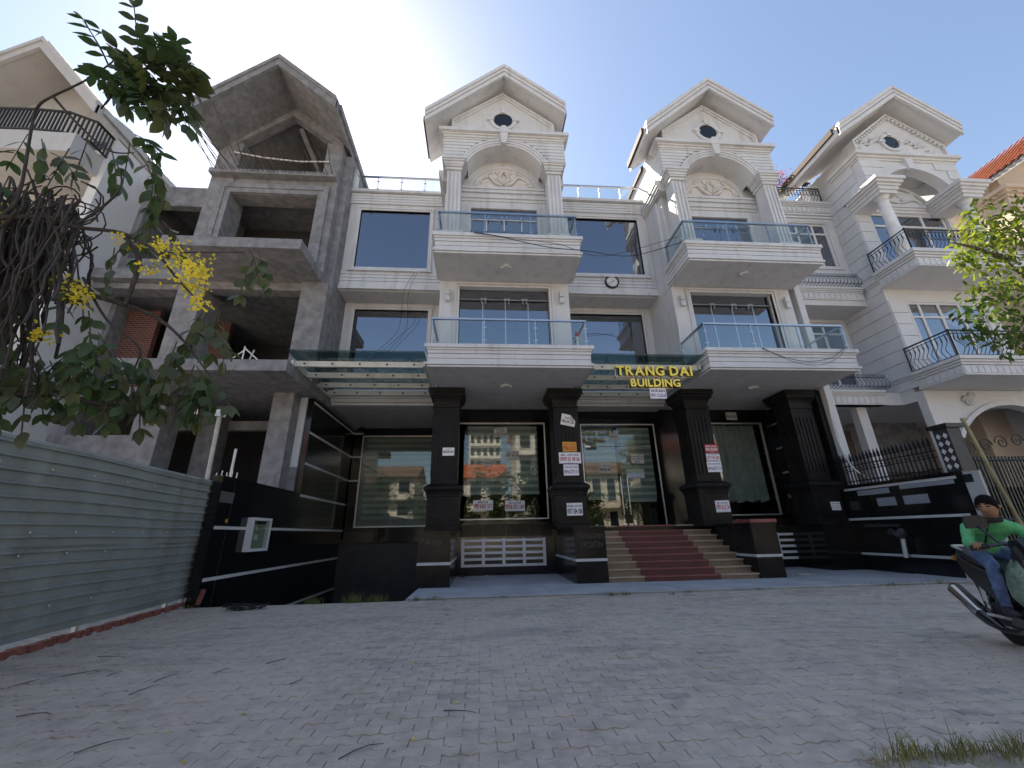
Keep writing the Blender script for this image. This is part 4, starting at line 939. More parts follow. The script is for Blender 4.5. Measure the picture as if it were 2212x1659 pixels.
# ------------------------------------------------------------------ right boundary wall, iron fence, gate
BR = thing('side_boundary_wall', (12.38, 12.5, 0), 'black granite side wall with white stripes and grey plates under iron fence', 'wall')
box('wall_panel', 12.30, 12.49, 9.75, 16.09, 0, 2.52, GRAN, BR); box('coping', 12.26, 12.52, 9.70, 13.4, 2.521, 2.60, GRAN, BR)
box('tall_panel', 12.30, 12.49, 13.41, 16.09, 2.61, 6.09, GRAN, BR)
for z in (.49, 1.53): box('white_stripe', 12.293, 12.299, 9.9, 16.0, z-.035, z+.035, STRIPE, BR)
box('white_stripe', 12.293, 12.299, 9.9, 13.38, 2.43, 2.50, STRIPE, BR)
for z in (5.42, 4.41, 3.42, 2.46, 1.30): box('white_stripe', 12.293, 12.299, 14.75, 16.05, z-.035, z+.035, STRIPE if z > 1.4 else RED, BR)
PLATE = M('pale_plate', (.26, .27, .31), .5, .12, 4)
for y0, y1, z0, z1 in ((9.98, 11.46, 2.31, 2.42), (11.7, 12.3, 1.88, 2.12), (10.75, 11.46, 1.88, 2.12), (11.8, 12.9, 2.24, 2.40)): box('grey_plate', 12.29, 12.298, y0, y1, z0, z1, PLATE, BR)
box('lower_ledge', 12.18, 12.299, 9.8, 11.8, .40, .46, GRAN, BR); box('lower_panel', 12.22, 12.298, 9.8, 11.8, .013, .399, GRAN, BR)
box('duct_box', 12.2, 12.298, 11.85, 12.9, 1.28, 1.36, DGREY, BR)
# fire inlet
fi = thing('fire_inlet', (12.15, 11.7, .5), 'rusty twin-headed fire inlet standing against the black wall', 'fire inlet')
MB().tube([(12.12, 11.78, .45), (12.12, 11.7, .95)], .06, 10).build('pipe', ALU, fi)
for dy in (-.16, .16): hd = MB().tube([(12.12, 11.7, 1.0), (12.08, 11.7+dy*.7, 1.08), (11.98, 11.7+dy, 1.14)], [.06, .07, .08], 10).build('outlet', M('rusty_cap', (.06, .05, .045), .6, .3, 9), fi); MB().tube([(11.981, 11.7+dy, 1.14), (11.95, 11.7+dy*1.05, 1.155)], .095, 10).build('cap', DGREY, hd)
# iron fence
IF = thing('iron_picket_fence', (12.4, 11.8, 2.6), 'black iron spear-topped fence on the granite side wall', 'fence')
m = MB().tube([(12.4, 13.35, 2.72), (12.4, 10.25, 2.72)], .02, 5).tube([(12.4, 13.35, 3.22), (12.4, 10.25, 3.22)], .02, 5).tube([(12.4, 13.35, 3.05), (12.4, 10.25, 3.05)], .016, 5); m.build('rails', IRON, IF)
pk = MB().box(-.018, .018, -.018, .018, 0, .72); 
b = len(pk.v); pk.prism([(-.0, .72), (.05, .79), (.015, .86), (-.015, .86), (-.05, .79)], -.012, .012, 'x'); pk.prism([(-.05, .84), (.05, .84), (0, 1.02)], -.012, .012, 'x'); pk.lathe([(.02, .5), (.045, .53), (.02, .56)], 0, 0, 6)
pkm = pk.mesh('picket', IRON)
for i in range(24):
    o = bpy.data.objects.new('picket', pkm); col.objects.link(o); o.parent = IF; o.location = Vector((12.4, 13.28-i*.128, 2.60))-BASE[IF.name]
# gate pillar and gate
GP = thing('gate_pillar', (12.5, 9.9, 0), 'dark lattice gate pillar at the end of the iron picket fence', 'gate pillar')
box('shaft', 12.42, 12.8, 9.78, 10.15, 0, 3.75, DGREY, GP); box('cap', 12.34, 12.88, 9.7, 10.23, 3.751, 3.86, IRON, GP)
for i in range(5):
    for j in range(2):
        y, z = 9.88+j*.17, 2.75+i*.2; MB().prism([(y-.06, z), (y, z-.08), (y+.06, z), (y, z+.08)], 12.412, 12.419, 'x').build('lattice_opening', VENTW, GP)
NB = thing('number_board', (12.3, 9.6, 0), 'leaning off-white board with a dark number plate by the gate pillar', 'board')
MB().prism([(9.36, .9), (9.73, .9), (9.73, 2.56), (9.36, 2.56)], 12.28, 12.34, 'x').build('board', CREAM, NB); box('number_plate', 12.265, 12.279, 9.74-.22, 9.72, 2.30, 2.5, IRON, NB)
GT = thing('iron_gate', (15, 9.9, 0), 'tall black wrought iron driveway gate with scroll top', 'gate')
m = MB()
for z in (.15, 1.4, 2.9): m.tube([(12.85, 9.95, z), (17.6, 9.95, z)], .03, 5)
m.build('gate_frame', IRON, GT)
box('gate_sheet', 12.9, 17.5, 9.98, 10.0, .2, 2.2, DGREY, GT)
for i in range(46):
    x = 12.9+i*.102; MB().box(x-.02, x+.02, 9.936, 9.964, .1, 3.0).build('bar', IRON, GT)
for i in range(9):
    x = 13.1+i*.5; m = MB(); pts = []
    for k in range(22): a = k/21*3.2*math.pi; r_ = .2*(1-k/24); pts.append((x+r_*math.cos(a)*(1 if i % 2 else -1), 9.95, 3.22+.22*math.sin(min(math.pi, i/8*math.pi))+r_*math.sin(a)))
    m.tube(pts, .018, 5); m.build('scroll', M('bronzed_iron', (.05, .04, .025), .5, .2, 5) if i == 0 else bpy.data.materials['bronzed_iron'], GT)
MB().tube([(13.35, 9.6, 0), (12.95, 9.75, 4.0)], .045, 8).solo('bamboo_pole', M('bamboo', (.30, .24, .13), .6, .2, 4), 'long bamboo pole leaning against the iron gate', 'pole')
# ------------------------------------------------------------------ houses and trees across the street (seen in the window reflections)
OPW = M('sunlit_white_wall', (.72, .70, .66), .6, .05, 1); OPC = M('sunlit_cream_wall', (.60, .565, .50), .6, .05, 1)
BROWNT = M('brown_roof_tile', (.16, .10, .075), .8, .2, 5)
def facing_house(x0, x1, yf, h, roofh, wall, label, floors, wins, ridge_x=True, depth=9):
    ORANGE = BROWNT if wall is OPC else globals()['ORANGE']
    o = thing('facing_house', ((x0+x1)/2, yf-depth/2, 0), label, 'house')
    box('wall', x0, x1, yf-depth, yf, 0, h, wall, o)
    xm = (x0+x1)/2
    if ridge_x: MB().prism([(yf+.7, h), (yf-depth/2, h+roofh), (yf-depth-.5, h)], x0-.5, x1+.5, 'x').build('roof', ORANGE, o)
    else: MB().prism([(x0-.5, h), (xm, h+roofh), (x1+.5, h)], yf-depth, yf+.7).build('roof', ORANGE, o)
    for fl_ in range(floors):
        z0 = fl_*h/floors+.9; z1 = (fl_+1)*h/floors-.5
        for k in range(wins):
            c = x0+(x1-x0)*(k+.5)/wins; w_ = (x1-x0)/wins*.27
            f = box('window', c-w_-.12, c+w_+.12, yf+.001, yf+.1, z0-.1, z1+.1, VENTW, o); box('pane', c-w_, c+w_, yf+.101, yf+.12, z0, z1, GLDK, f)
        if fl_: box('balcony', x0+.2, x1-.2, yf+.001, yf+1.1, fl_*h/floors-.1, fl_*h/floors+.2, wall, o)
    return o
facing_house(4.2, 8.8, -17, 13.6, 2.2, OPW, 'tall narrow white house across the street with orange roof', 4, 2, False)
facing_house(-4.6, 3.2, -24, 8.4, 2.6, OPW, 'low white house across the street under a wide orange roof', 2, 3)
facing_house(-17.5, -9.2, -21, 9.0, 2.2, OPC, 'beige house with balconies across the street', 3, 3)
facing_house(12.5, 20.5, -23, 8.6, 2.4, OPC, 'cream house with four window columns across the street', 2, 4)
facing_house(22, 32, -18, 11, 2.4, OPW, 'wide white house with five window columns across the street', 3, 5)
facing_house(-32, -21, -19, 11, 2.4, OPW, 'wide white house with four window columns across the street', 3, 4)
facing_house(-60, -36, -20, 10, 2.4, OPW, 'long white terrace with eight window columns across the street', 3, 8)
facing_house(36, 60, -20, 10, 2.4, OPC, 'long cream terrace with seven window columns across the street', 3, 7)
facing_house(-3, 5, -70, 38, 3, OPW, 'white apartment tower far beyond the houses across the street', 12, 5)
LEAFD = M('dark_leaves', (.045, .075, .022), .5, .4, 2, spec=.3)
BARK = M('bark', (.09, .07, .055), .9, .35, 6, bump=.6, bscale=25)
def street_tree(x, y, h, r, seed, label):
    rn = random.Random(seed); t = thing('street_tree', (x, y, 0), label, 'tree')
    MB().tube([(x, y, 0), (x+.1, y, h*.3), (x-.05, y+.1, h*.6)], [.13, .1, .05], 7).build('trunk', BARK, t)
    m = MB(); cl = [(rn.gauss(0, r*.45), rn.gauss(0, r*.4), rn.uniform(.35, 1)*h) for _ in range(14)]
    for i in range(1500):
        c = rn.choice(cl); p = Vector((x+c[0]+rn.gauss(0, r*.25), y+c[1]+rn.gauss(0, r*.25), c[2]+rn.gauss(0, h*.07))); s_ = rn.uniform(.12, .26)
        a = Vector((rn.gauss(0, 1), rn.gauss(0, 1), rn.gauss(0, .5))).normalized()*s_; b = a.orthogonal().normalized()*s_*.6
        m.quad(p-a, p+b, p+a, p-b)
    m.build('crown', LEAFD, t)
TL = ['round', 'low', 'slim', 'broad', 'young', 'leaning', 'bushy', 'short', 'tall']
for i, x in enumerate((-20, -12.5, -7.5, -2.8, 1.8, 6.6, 12, 18, 25)):
    street_tree(x, -14.6+.5*math.sin(i*2.1), 6.6+1.5*math.sin(i*1.7), 2.2, 20+i, f'{TL[i]} dark green street tree on the far pavement across the road')
# ------------------------------------------------------------------ writing: sign letters and stuck-up posters
_tc = {}
def text_mesh(s, size, bold=0., ext=0., sx=1.):
    cu = bpy.data.curves.new('txt', 'FONT'); cu.body = s; cu.size = size; cu.offset = bold; cu.extrude = ext; cu.align_x = 'CENTER'; cu.align_y = 'CENTER'; cu.resolution_u = 3
    o = bpy.data.objects.new('txt', cu); col.objects.link(o); bpy.context.view_layer.update()
    me = bpy.data.meshes.new_from_object(o.evaluated_get(bpy.context.evaluated_depsgraph_get()))
    bpy.data.objects.remove(o); bpy.data.curves.remove(cu)
    return me
def flat(name, col_, rough=.55): return M(name, col_, rough, 0)
INK = {'k': flat('black_ink', (.012, .012, .014)), 'r': flat('red_ink', (.42, .02, .045)), 'b': flat('navy_ink', (.03, .035, .10)), 'w': flat('white_ink', (.7, .7, .7)), 'g': flat('grey_ink', (.25, .25, .26)), 'c': flat('pale_blue_ink', (.55, .62, .70))}
PAPER = {'w': M('poster_paper', (.80, .80, .82), .55, .06, 6), 'y': M('orange_paper', (.72, .33, .04), .55, .06, 6), 'r': M('red_paper', (.42, .03, .06), .55, .06, 6), 'l': M('lilac_paper', (.76, .74, .81), .5, .06, 6), 'g': M('greyed_paper', (.50, .50, .49), .6, .1, 6), 'b': M('blue_paper', (.33, .42, .52), .5, .08, 6), 'gn': M('green_paper', (.30, .40, .28), .5, .08, 6)}
def put_text(s, x, y, z, w, h, ink, parent, rot=0, bold=.026, nm='lettering'):
    me = text_mesh(s, 1, bold); xs = [v.co.x for v in me.vertices]; ys = [v.co.y for v in me.vertices]
    if not xs: return
    sx, sy = w/(max(xs)-min(xs)), h/(max(ys)-min(ys)); mx, my = (max(xs)+min(xs))/2, (max(ys)+min(ys))/2
    ca, sa = math.cos(rot), math.sin(rot); B_ = BASE[parent.name]
    for v in me.vertices:
        a, b = (v.co.x-mx)*sx, (v.co.y-my)*sy; v.co = Vector((x+a*ca-b*sa, y, z+a*sa+b*ca))-B_
    me.materials.append(INK[ink]); return link(nm, me, parent)
def poster(x, y, z, w, h, paper, lines, label, rot=0, cut=False):
    """paper sheet facing the street; lines are (text, ink, centre height, line height, width) in fractions"""
    ca, sa = math.cos(rot), math.sin(rot); T_ = lambda a, b: (x+a*ca-b*sa, z+a*sa+b*ca)
    rn = random.Random(int(x*100+z*10)); c = [(-w/2, -h/2), (w/2, -h/2), (w/2, h/2), (-w/2, h/2)]
    if cut: c = [(-w/2, -h/2), (w/2, -h/2), (w/2, h*.02), (w*.12, h/2), (-w/2, h/2)]
    m = MB().prism([T_(a+rn.uniform(-.006, .006), b+rn.uniform(-.006, .006)) for a, b in c], y-.004, y)
    p = m.solo('poster', PAPER[paper], label, 'poster')
    for s, ink, fz, fh, fw in lines:
        X, Z = T_(0, fz*h); put_text(s, X, y-.0055, Z, fw*w, fh*h, ink, p, rot)
    if cut:
        A_ = [T_(w*.12, h/2), T_(w*.5, h*.02), T_(w*.16, h*.0)]
        m = MB(); m.v = [(A_[0][0], y-.006, A_[0][1]), (A_[1][0], y-.006, A_[1][1]), (A_[2][0], y-.09, A_[2][1])]; m.f = [(0, 1, 2)]; m.build('curled_corner', PAPER['g'], p)
    return p
PF = 13.565; PD = 13.50; WF = 16.125
poster(-1.08, PF, 3.89, .39, .26, 'w', [('NHÀ BÁN', 'g', .33, .13, .5), ('0938 869 879', 'k', -.02, .34, .88)], 'white poster reading 0938 869 879 on pillar next to the basement ramp')
poster(.78, WF, 5.16, .54, .34, 'g', [('CHO THUÊ', 'k', .3, .2, .6), ('MẶT BẰNG', 'k', .02, .2, .6), ('LH 0937.746.528', 'k', -.28, .26, .9)], 'tilted grey poster at the top of the central shop window', rot=.11)
poster(1.25, WF, 4.21, .49, .37, 'g', [('CHO THUÊ NHÀ', 'k', .36, .14, .9), ('0931 642 166', 'k', .04, .36, .95), ('CHÍNH CHỦ', 'k', -.36, .13, .7)], 'grey poster reading 0931 642 166 on the central shop window')
poster(.27, WF, 3.93, .36, .22, 'g', [('NHÀ BÁN', 'k', .33, .13, .5), ('0938 869 879', 'k', -.05, .36, .88)], 'small grey poster reading 0938 869 879 on the central shop window')
poster(.09, WF, 2.33, .75, .38, 'w', [('BÁN NHÀ', 'k', .31, .22, .5), ('090 6367 217', 'r', -.06, .42, .92), ('HOTLINE TƯ VẤN XEM NHÀ', 'g', -.42, .06, .8)], 'white poster with red number 090 6367 217 below the leaning grey posters')
poster(1.30, WF, 2.29, .75, .38, 'w', [('BÁN - CHO THUÊ', 'k', .31, .2, .62), ('0936 031 164', 'r', -.07, .46, .92)], 'white poster headed for sale or rent, red number 0936 031 164, inside window corner')
poster(3.01, PF, 4.97, .50, .40, 'w', [('NHÀ CH', 'k', .2, .2, .5), ('0856.001.250', 'k', -.14, .28, .86), ('CHO THUÊ CẢ NHÀ', 'g', -.40, .06, .6)], 'torn white poster with a curled corner high on pillar beside entrance', rot=-.2, cut=True)
poster(3.00, PF, 4.04, .48, .33, 'y', [('NHÀ BÁN - CHO THUÊ', 'r', .27, .2, .85), ('0906.615.815', 'r', -.14, .46, .92)], 'orange poster with red number 0906.615.815 on pillar beside entrance')
poster(2.98, PF-.006, 3.66, .75, .37, 'l', [('BÁN - CHO THUÊ', 'k', .28, .24, .8), ('0909 62 48 66', 'r', -.1, .38, .88), ('CHÍNH CHỦ', 'r', -.41, .07, .25)], 'wide white poster with red number 0909 62 48 66 on entrance pillar')
poster(3.00, PF, 3.26, .51, .37, 'l', [('NHÀ CHO THUÊ', 'b', .26, .18, .85), ('0916.577.111', 'b', -.16, .32, .9)], 'white poster reading 0916.577.111 on pillar between window and entrance')
poster(3.01, PD, 2.00, .51, .38, 'w', [('NHÀ BÁN - CHO THUÊ', 'k', .28, .26, .92), ('0937 584 388', 'k', -.16, .44, .94)], 'white poster with black number 0937 584 388 on pillar pedestal')
poster(4.92, 16.13, 3.69, .50, .36, 'g', [('BÁN - CHO THUÊ', 'k', .27, .24, .9), ('0908 860 368', 'k', -.15, .42, .9)], 'grey poster with black number 0908 860 368 on glass entrance door')
poster(6.32, 16.13, 4.05, .52, .36, 'g', [('CHO THUÊ NHÀ', 'k', .26, .2, .9), ('LH 0777 289 205', 'k', -.05, .18, .9), ('MTG', 'k', -.34, .15, .4)], 'pale handwritten style poster on upper part of glass entrance door', rot=-.03)
pp = poster(6.16, 16.13, 3.46, .72, .36, 'b', [('0911 98 44 55', 'c', -.2, .36, .92)], 'blue poster with pale number 0911 98 44 55 on glass entrance door')
box('green_header', 5.81, 6.51, 16.1235, 16.1255, 3.49, 3.635, PAPER['gn'], pp)
poster(5.42, 16.13, 4.97, .34, .25, 'g', [('NHÀ BÁN', 'k', .3, .12, .5), ('0938 869 879', 'k', -.05, .3, .88)], 'small grey poster over the top of glass entrance door')
poster(5.62, 11.93, 5.42, .53, .36, 'l', [('NHÀ BÁN', 'b', .24, .3, .85), ('0931.72.63.63', 'b', -.2, .32, .92)], 'white poster hanging under the gold sign letters')
poster(8.00, PF, 3.95, .47, .29, 'r', [('BÁN NHÀ', 'w', .3, .22, .85), ('0901.424.060', 'w', -.08, .36, .9), ('CHÍNH CHỦ', 'w', -.4, .08, .4)], 'red poster with white number 0901.424.060 on pillar between steps and curtained window')
poster(8.00, PF, 3.655, .48, .24, 'l', [('CHO THUÊ NHÀ', 'k', .33, .16, .8), ('0777 89 200', 'r', -.1, .46, .92)], 'white poster with red number 0777 89 200 under the red poster')
poster(7.99, PF, 3.33, .51, .37, 'l', [('NHÀ CHO THUÊ', 'b', .26, .18, .85), ('0916.577.111', 'b', -.16, .32, .9)], 'white poster reading 0916.577.111 under the red and white posters')
poster(7.98, PD, 2.02, .49, .37, 'l', [('BÁN - CHO THUÊ', 'k', .3, .18, .75), ('0903 62 62 54', 'r', -.06, .44, .9), ('CHÍNH CHỦ XEM NHÀ 24/7', 'k', -.4, .07, .85)], 'white poster with red number 0903 62 62 54 on pedestal beside steps')
poster(10.64, 16.08, 5.83, .47, .33, 'g', [('BÁN NHÀ', 'k', .33, .14, .85), ('090 66 55 394', 'k', -.05, .4, .9)], 'grey poster on granite above the curtained window')
poster(11.95, PD, 1.97, .34, .27, 'w', [('BÁN NHÀ - CHO THUÊ', 'k', .3, .14, .85), ('XEM NHÀ LIÊN HỆ', 'g', .05, .12, .85), ('0903 62 62 54', 'g', -.2, .14, .85)], 'small white poster of fine print on the end pillar pedestal')
# gold letters
SG = thing('gold_sign', (5.55, 11.94, 6), 'gold metal letters hanging from glass canopy beam over entrance', 'sign')
def letters(s, cx, cz, w, h, y):
    me0 = text_mesh(s, 1, .02); xs = [v.co.x for v in me0.vertices]; k = w/(max(xs)-min(xs)); x0, x1 = min(xs), max(xs)
    # one mesh per letter, advanced by its own width
    adv = []; tot = 0
    for ch in s:
        if ch == ' ': adv.append((None, .34)); tot += .34; continue
        me = text_mesh(ch, 1, .03, .09); xx = [v.co.x for v in me.vertices]; adv.append((me, max(xx)-min(xx)+.09)); tot += adv[-1][1]
    k = w/tot; x = cx-w/2
    for me, a in adv:
        if me is not None:
            ys = [v.co.y for v in me.vertices]; xx = [v.co.x for v in me.vertices]; ky = h/.74; c = (max(xx)+min(xx))/2
            for v in me.vertices: v.co = Vector((x+a*k/2+(v.co.x-c)*k, y-v.co.z*.8, cz+v.co.y*ky-0*h))-BASE[SG.name]
            me.materials.append(GOLD); link('letter', me, SG)
        x += a*k
letters('TRANG DAI', 5.56, 6.13, 2.56, .33, 11.90)
letters('BUILDING', 5.54, 5.72, 1.66, .26, 11.90)
m = MB().box(4.3, 6.84, 11.955, 11.975, 6.26, 6.285).box(4.3, 6.84, 11.955, 11.975, 5.975, 6.0)
m.box(4.3, 4.32, 11.955, 11.975, 6.0, 6.26).box(6.82, 6.84, 11.955, 11.975, 6.0, 6.26)
for x in (4.9, 5.3, 5.55, 5.75, 6.2): m.box(x-.01, x+.01, 11.955, 11.975, 5.65, 5.975)
m.build('letter_frame', VENTW, SG)
# chalk scribbles on the granite blocks
CH = M('chalk', (.085, .08, .075), .9, .2, 9); INK['ch'] = CH
gs = thing('chalk_scribble', (3.0, 11.74, 1), 'faint chalk writing on the granite block between vent and steps', 'graffiti')
put_text('CNTNGUYEN', 3.0, 11.741, 1.20, .74, .13, 'ch', gs, bold=-.004); put_text('VFOXTIN', 3.02, 11.741, .98, .62, .15, 'ch', gs, bold=-.004)
gs = thing('chalk_scribble', (-1.2, 11.74, 1), 'faint chalk writing on the granite block by basement ramp', 'graffiti')
put_text('P A MT', -1.3, 11.741, 1.12, .55, .13, 'ch', gs, rot=-.15, bold=-.004)
put_text('G', 13, 12.29, 2.3, .1, .1, 'g', BR) if False else None
# ------------------------------------------------------------------ clock, lamps, cables
CK = thing('wall_clock', (5.44, 14.25, 11.16), 'round black rimmed white clock on siding between the bays', 'clock')
m = MB().lathe([(.30, 14.31), (.30, 14.22), (.27, 14.20), (.245, 14.22), (.245, 14.26)], 5.44, 11.16, 28, 'y'); m.build('rim', IRON, CK)
MB().lathe([(.246, 14.258), (.246, 14.245)], 5.44, 11.16, 28, 'y').build('dial', VENTW, CK)
MB().tube([(5.47, 14.238, 11.17), (5.28, 14.238, 11.06)], .012, 4).build('minute_hand', IRON, CK); MB().tube([(5.42, 14.236, 11.15), (5.55, 14.236, 11.24)], .014, 4).build('hour_hand', IRON, CK)
for i in range(12):
    a = i*math.pi/6; MB().box(5.44+.21*math.sin(a)-.008, 5.44+.21*math.sin(a)+.008, 14.238, 14.244, 11.16+.21*math.cos(a)-.012, 11.16+.21*math.cos(a)+.012).build('hour_mark', IRON, CK)
SIDE = ('nearer the concrete house', 'nearer the clock')
for k, xc in enumerate(XC):
    for j, dx in enumerate((-2.12, 2.13)):
        x = xc+dx; L_ = thing('wall_lamp', (x, 13.1, 9.35), ['grey up-down wall lamp on white pier nearest the concrete house', 'grey up-down wall lamp on white pier beside the clock wing, bay near concrete house', 'grey up-down wall lamp on white pier beside the clock wing, bay near iron balconies', 'grey up-down wall lamp on white pier facing the iron balcony house'][2*k+j], 'wall lamp')
        box('mount', x-.05, x+.05, 13.14, 13.199, 9.4, 9.8, ALU, L_); box('lamp_body', x-.075, x+.075, 13.02, 13.139, 9.36, 9.58, ALU, L_); box('lamp_body', x-.075, x+.075, 13.02, 13.139, 9.61, 9.84, ALU, L_)
    for j, (y, z) in enumerate(((12.25, 10.28), (13.2, 6.10))):
        x = xc+.0; r_ = .2
        MB().prism([(x-r_, y), (x, y-r_), (x+r_, y), (x, y+r_)], z-.07, z+.005, 'z').solo('ceiling_lamp', WHITE, ['square lamp set diagonally under the upper balcony of the bay near concrete house', 'square lamp set diagonally under the lower balcony of the bay near concrete house', 'square lamp set diagonally under the upper balcony of the bay near iron balconies', 'square lamp set diagonally under the lower balcony of the bay near iron balconies'][2*k+j], 'ceiling lamp')
CAB = M('black_cable', (.015, .015, .017), .6, .1, 5)
def cable(pts, r, label, mat=None, nm='cable'):
    P_ = [Vector(p) for p in pts]; out = []
    for i in range(len(P_)-1):
        a, b = P_[max(i-1, 0)], P_[i]; c, d = P_[i+1], P_[min(i+2, len(P_)-1)]
        for k in range(6):
            t = k/6; out.append(.5*((2*b)+(c-a)*t+(2*a-5*b+4*c-d)*t*t+(3*b-a-3*c+d)*t**3))
    out.append(P_[-1]); return MB().tube(out, r, 5).solo(nm, mat or CAB, label, 'cable')
cable([(-.3, 11.42, 11.05), (.6, 11.35, 10.85), (2.2, 11.3, 10.45), (3.6, 11.5, 10.5), (5.5, 12.2, 10.9), (7.2, 11.6, 11.1)], .014, 'black cable sagging across both upper balconies')
cable([(-.25, 11.42, 11.08), (1, 11.34, 10.8), (2.6, 11.32, 10.6), (4.4, 12, 10.7), (7.1, 11.55, 11.3)], .009, 'thin black wire sagging above the cable on the upper balcony')
cable([(9.1, 11.42, 6.80), (9.9, 11.40, 6.45), (10.6, 11.38, 6.35), (11.4, 11.4, 6.5), (11.9, 11.42, 6.82)], .010, 'grey cable looping over the lower balcony front')
cable([(9.1, 11.41, 6.82), (10.0, 11.37, 6.32), (10.9, 11.36, 6.22), (11.6, 11.39, 6.5), (11.95, 11.42, 6.8)], .008, 'second thin cable looping below on the lower balcony front')
cable([(-2.75, 14.2, 11.3), (-3.1, 14.1, 10.3), (-3.4, 15.1, 9.2), (-4.2, 15.2, 8.2), (-4.6, 15.1, 7.3)], .008, 'thin wire hanging down over the wing windows')
cable([(-2.65, 14.2, 11.3), (-2.9, 14.1, 10.3), (-3.1, 15.1, 9.2), (-3.8, 15.2, 8.2), (-4.1, 15.1, 7.3)], .008, 'second thin wire hanging beside the first over wing windows')
cable([(12.55, 13.3, 6.25), (12.5, 13.2, 5.6), (12.3, 13.05, 4.6), (12.25, 12.95, 3.8), (12.35, 12.8, 3.1), (12.6, 12.5, 2.65)], .025, 'white hose curving down the end pillar to the iron fence', VENTW, 'hose')
cable([(7.3, 12.9, 10.2), (7.32, 13.0, 8.8), (7.28, 13.1, 7.6), (7.3, 13.0, 6.95)], .012, 'thin grey drain wire down the side of the bay by the clock', ALU)
# small clutter
MB().lathe([(.35, 15.5), (.6, 15.6), (.62, 16.5), (.5, 16.72), (.15, 16.8)], 6.7, 18.8, 18).solo('water_tank', STEEL, 'round steel water tank on the terrace between the bays', 'water tank', smooth=True)
cr = thing('barrier_post', (3.1, 11.75, 6.85), 'white post with a red cap on the lower balcony', 'post')
MB().box(3.07, 3.13, 11.75, 11.81, 6.85, 7.3).build('post', VENTW, cr); MB().lathe([(.03, 7.301), (.07, 7.33), (.07, 7.42), (.04, 7.46)], 3.1, 11.78, 10).build('cap', M('red_cap', (.45, .06, .05), .5, .1, 4), cr)
KI = thing('kiosk', (6.9, 16.75, 1.5), 'grey card reader kiosk standing inside the glass entrance', 'kiosk')
MB().prism([(16.62, 1.49), (16.85, 1.49), (16.85, 2.55), (16.62, 2.4)], 6.75, 7.05, 'x').build('stand', M('kiosk_grey', (.08, .08, .085), .5, .1, 4), KI); box('screen', 6.78, 7.02, 16.60, 16.615, 2.15, 2.36, IRON, KI)
cp = thing('dome_camera', (12.1, 15.9, 5.3), 'small black security camera in porch corner by stripes', 'security camera')
MB().tube([(12.25, 15.9, 5.45), (12.05, 15.85, 5.38)], .03, 6).build('arm', DGREY, cp); MB().tube([(12.1, 15.9, 5.36), (11.9, 15.75, 5.3)], [.05, .06], 8).build('camera_body', DGREY, cp)
cp = thing('dome_camera', (-5.4, 18.7, 5.9), 'small dome camera in the ceiling corner above the shop window over the basement ramp', 'security camera')
MB().lathe([(.09, 6.01), (.08, 5.93), (.04, 5.88)], -5.4, 18.6, 12).build('dome', IRON, cp)
# ------------------------------------------------------------------ scooter and rider
hd_ = Vector((-.50, -.866, 0)).normalized(); lf = Vector((-hd_.y, hd_.x, 0)); OR = Vector((6.11, 4.93, 0)); BS = 1.04
def bw(p): p = Vector(p)*BS; return OR+hd_*p.x+lf*p.y+Vector((0, 0, p.z))
BK = thing('scooter', OR, 'dark motor scooter with chrome muffler ridden by person in green', 'motorbike')
BLK = M('scooter_black', (.012, .013, .016), .25, .2, 5, spec=.6); RUB = M('tyre_rubber', (.018, .018, .018), .85, .2, 12); CHR = M('chrome', (.75, .75, .77), .12, .03, 4, metal=1); SEATM = M('seat_vinyl', (.02, .02, .024), .5, .2, 8)
CUFF0 = M('mirror_back', (.014, .014, .016), .6, .1, 5)
def loc(mb): return mb.xf(bw)
def wheel(x):
    def torus(R_, r_, n=28, k=10):
        m = MB()
        for i in range(n):
            a = 2*math.pi*i/n
            for j in range(k):
                b = 2*math.pi*j/k; q = R_+r_*math.cos(b); m.v.append((x+q*math.cos(a), r_*1.05*math.sin(b), .29+q*math.sin(a)))
        for i in range(n):
            for j in range(k): m.f.append((i*k+j, ((i+1) % n)*k+j, ((i+1) % n)*k+(j+1) % k, i*k+(j+1) % k))
        return m
    w_ = loc(torus(.235, .055)).build('wheel', RUB, BK, smooth=True)
    loc(torus(.165, .018)).build('rim', ALU, w_, smooth=True)
    m = MB()
    for i in range(5): a = i*2*math.pi/5; m.tube([(x, 0, .29), (x+.165*math.cos(a), 0, .29+.165*math.sin(a))], .02, 5)
    m.lathe([(.06, -.06), (.06, .06)], x, .29, 12, 'y'); loc(m).build('spokes', ALU, w_)
wheel(0); wheel(1.28)
def shell(prof, w0, w1, mat, nm, bev=.05):
    """side profile swept across the width with rounded flanks"""
    n = len(prof); cx = sum(p[0] for p in prof)/n; cz = sum(p[1] for p in prof)/n; m = MB()
    for y, s_ in ((-w0/2, .86), (-w0/2*.82, 1), (w0/2*.82, 1), (w0/2, .86)): m.v += [(cx+(x-cx)*s_, y, cz+(z-cz)*s_) for x, z in prof]
    for k in range(3):
        for i in range(n): j = (i+1) % n; m.f.append((k*n+i, k*n+j, (k+1)*n+j, (k+1)*n+i))
    m.f += [tuple(range(n)), tuple(range(3*n, 4*n))[::-1]]
    return loc(m).build(nm, mat, BK)
shell([(-.36, .92), (-.38, .84), (-.2, .66), (.1, .52), (.42, .40), (.52, .48), (.5, .68), (.3, .76), (0, .82)], .32, .3, BLK, 'rear_body')
shell([(-.34, .93), (-.05, .835), (.3, .775), (.56, .74), (.58, .80), (.34, .87), (.02, .90), (-.22, .975), (-.33, .985)], .30, .28, SEATM, 'seat')
loc(MB().tube([(-.16, -.13, .95), (-.40, -.12, 1.0), (-.44, 0, 1.0), (-.40, .12, 1.0), (-.16, .13, .95)], .016, 6)).build('grab_rail', ALU, BK)
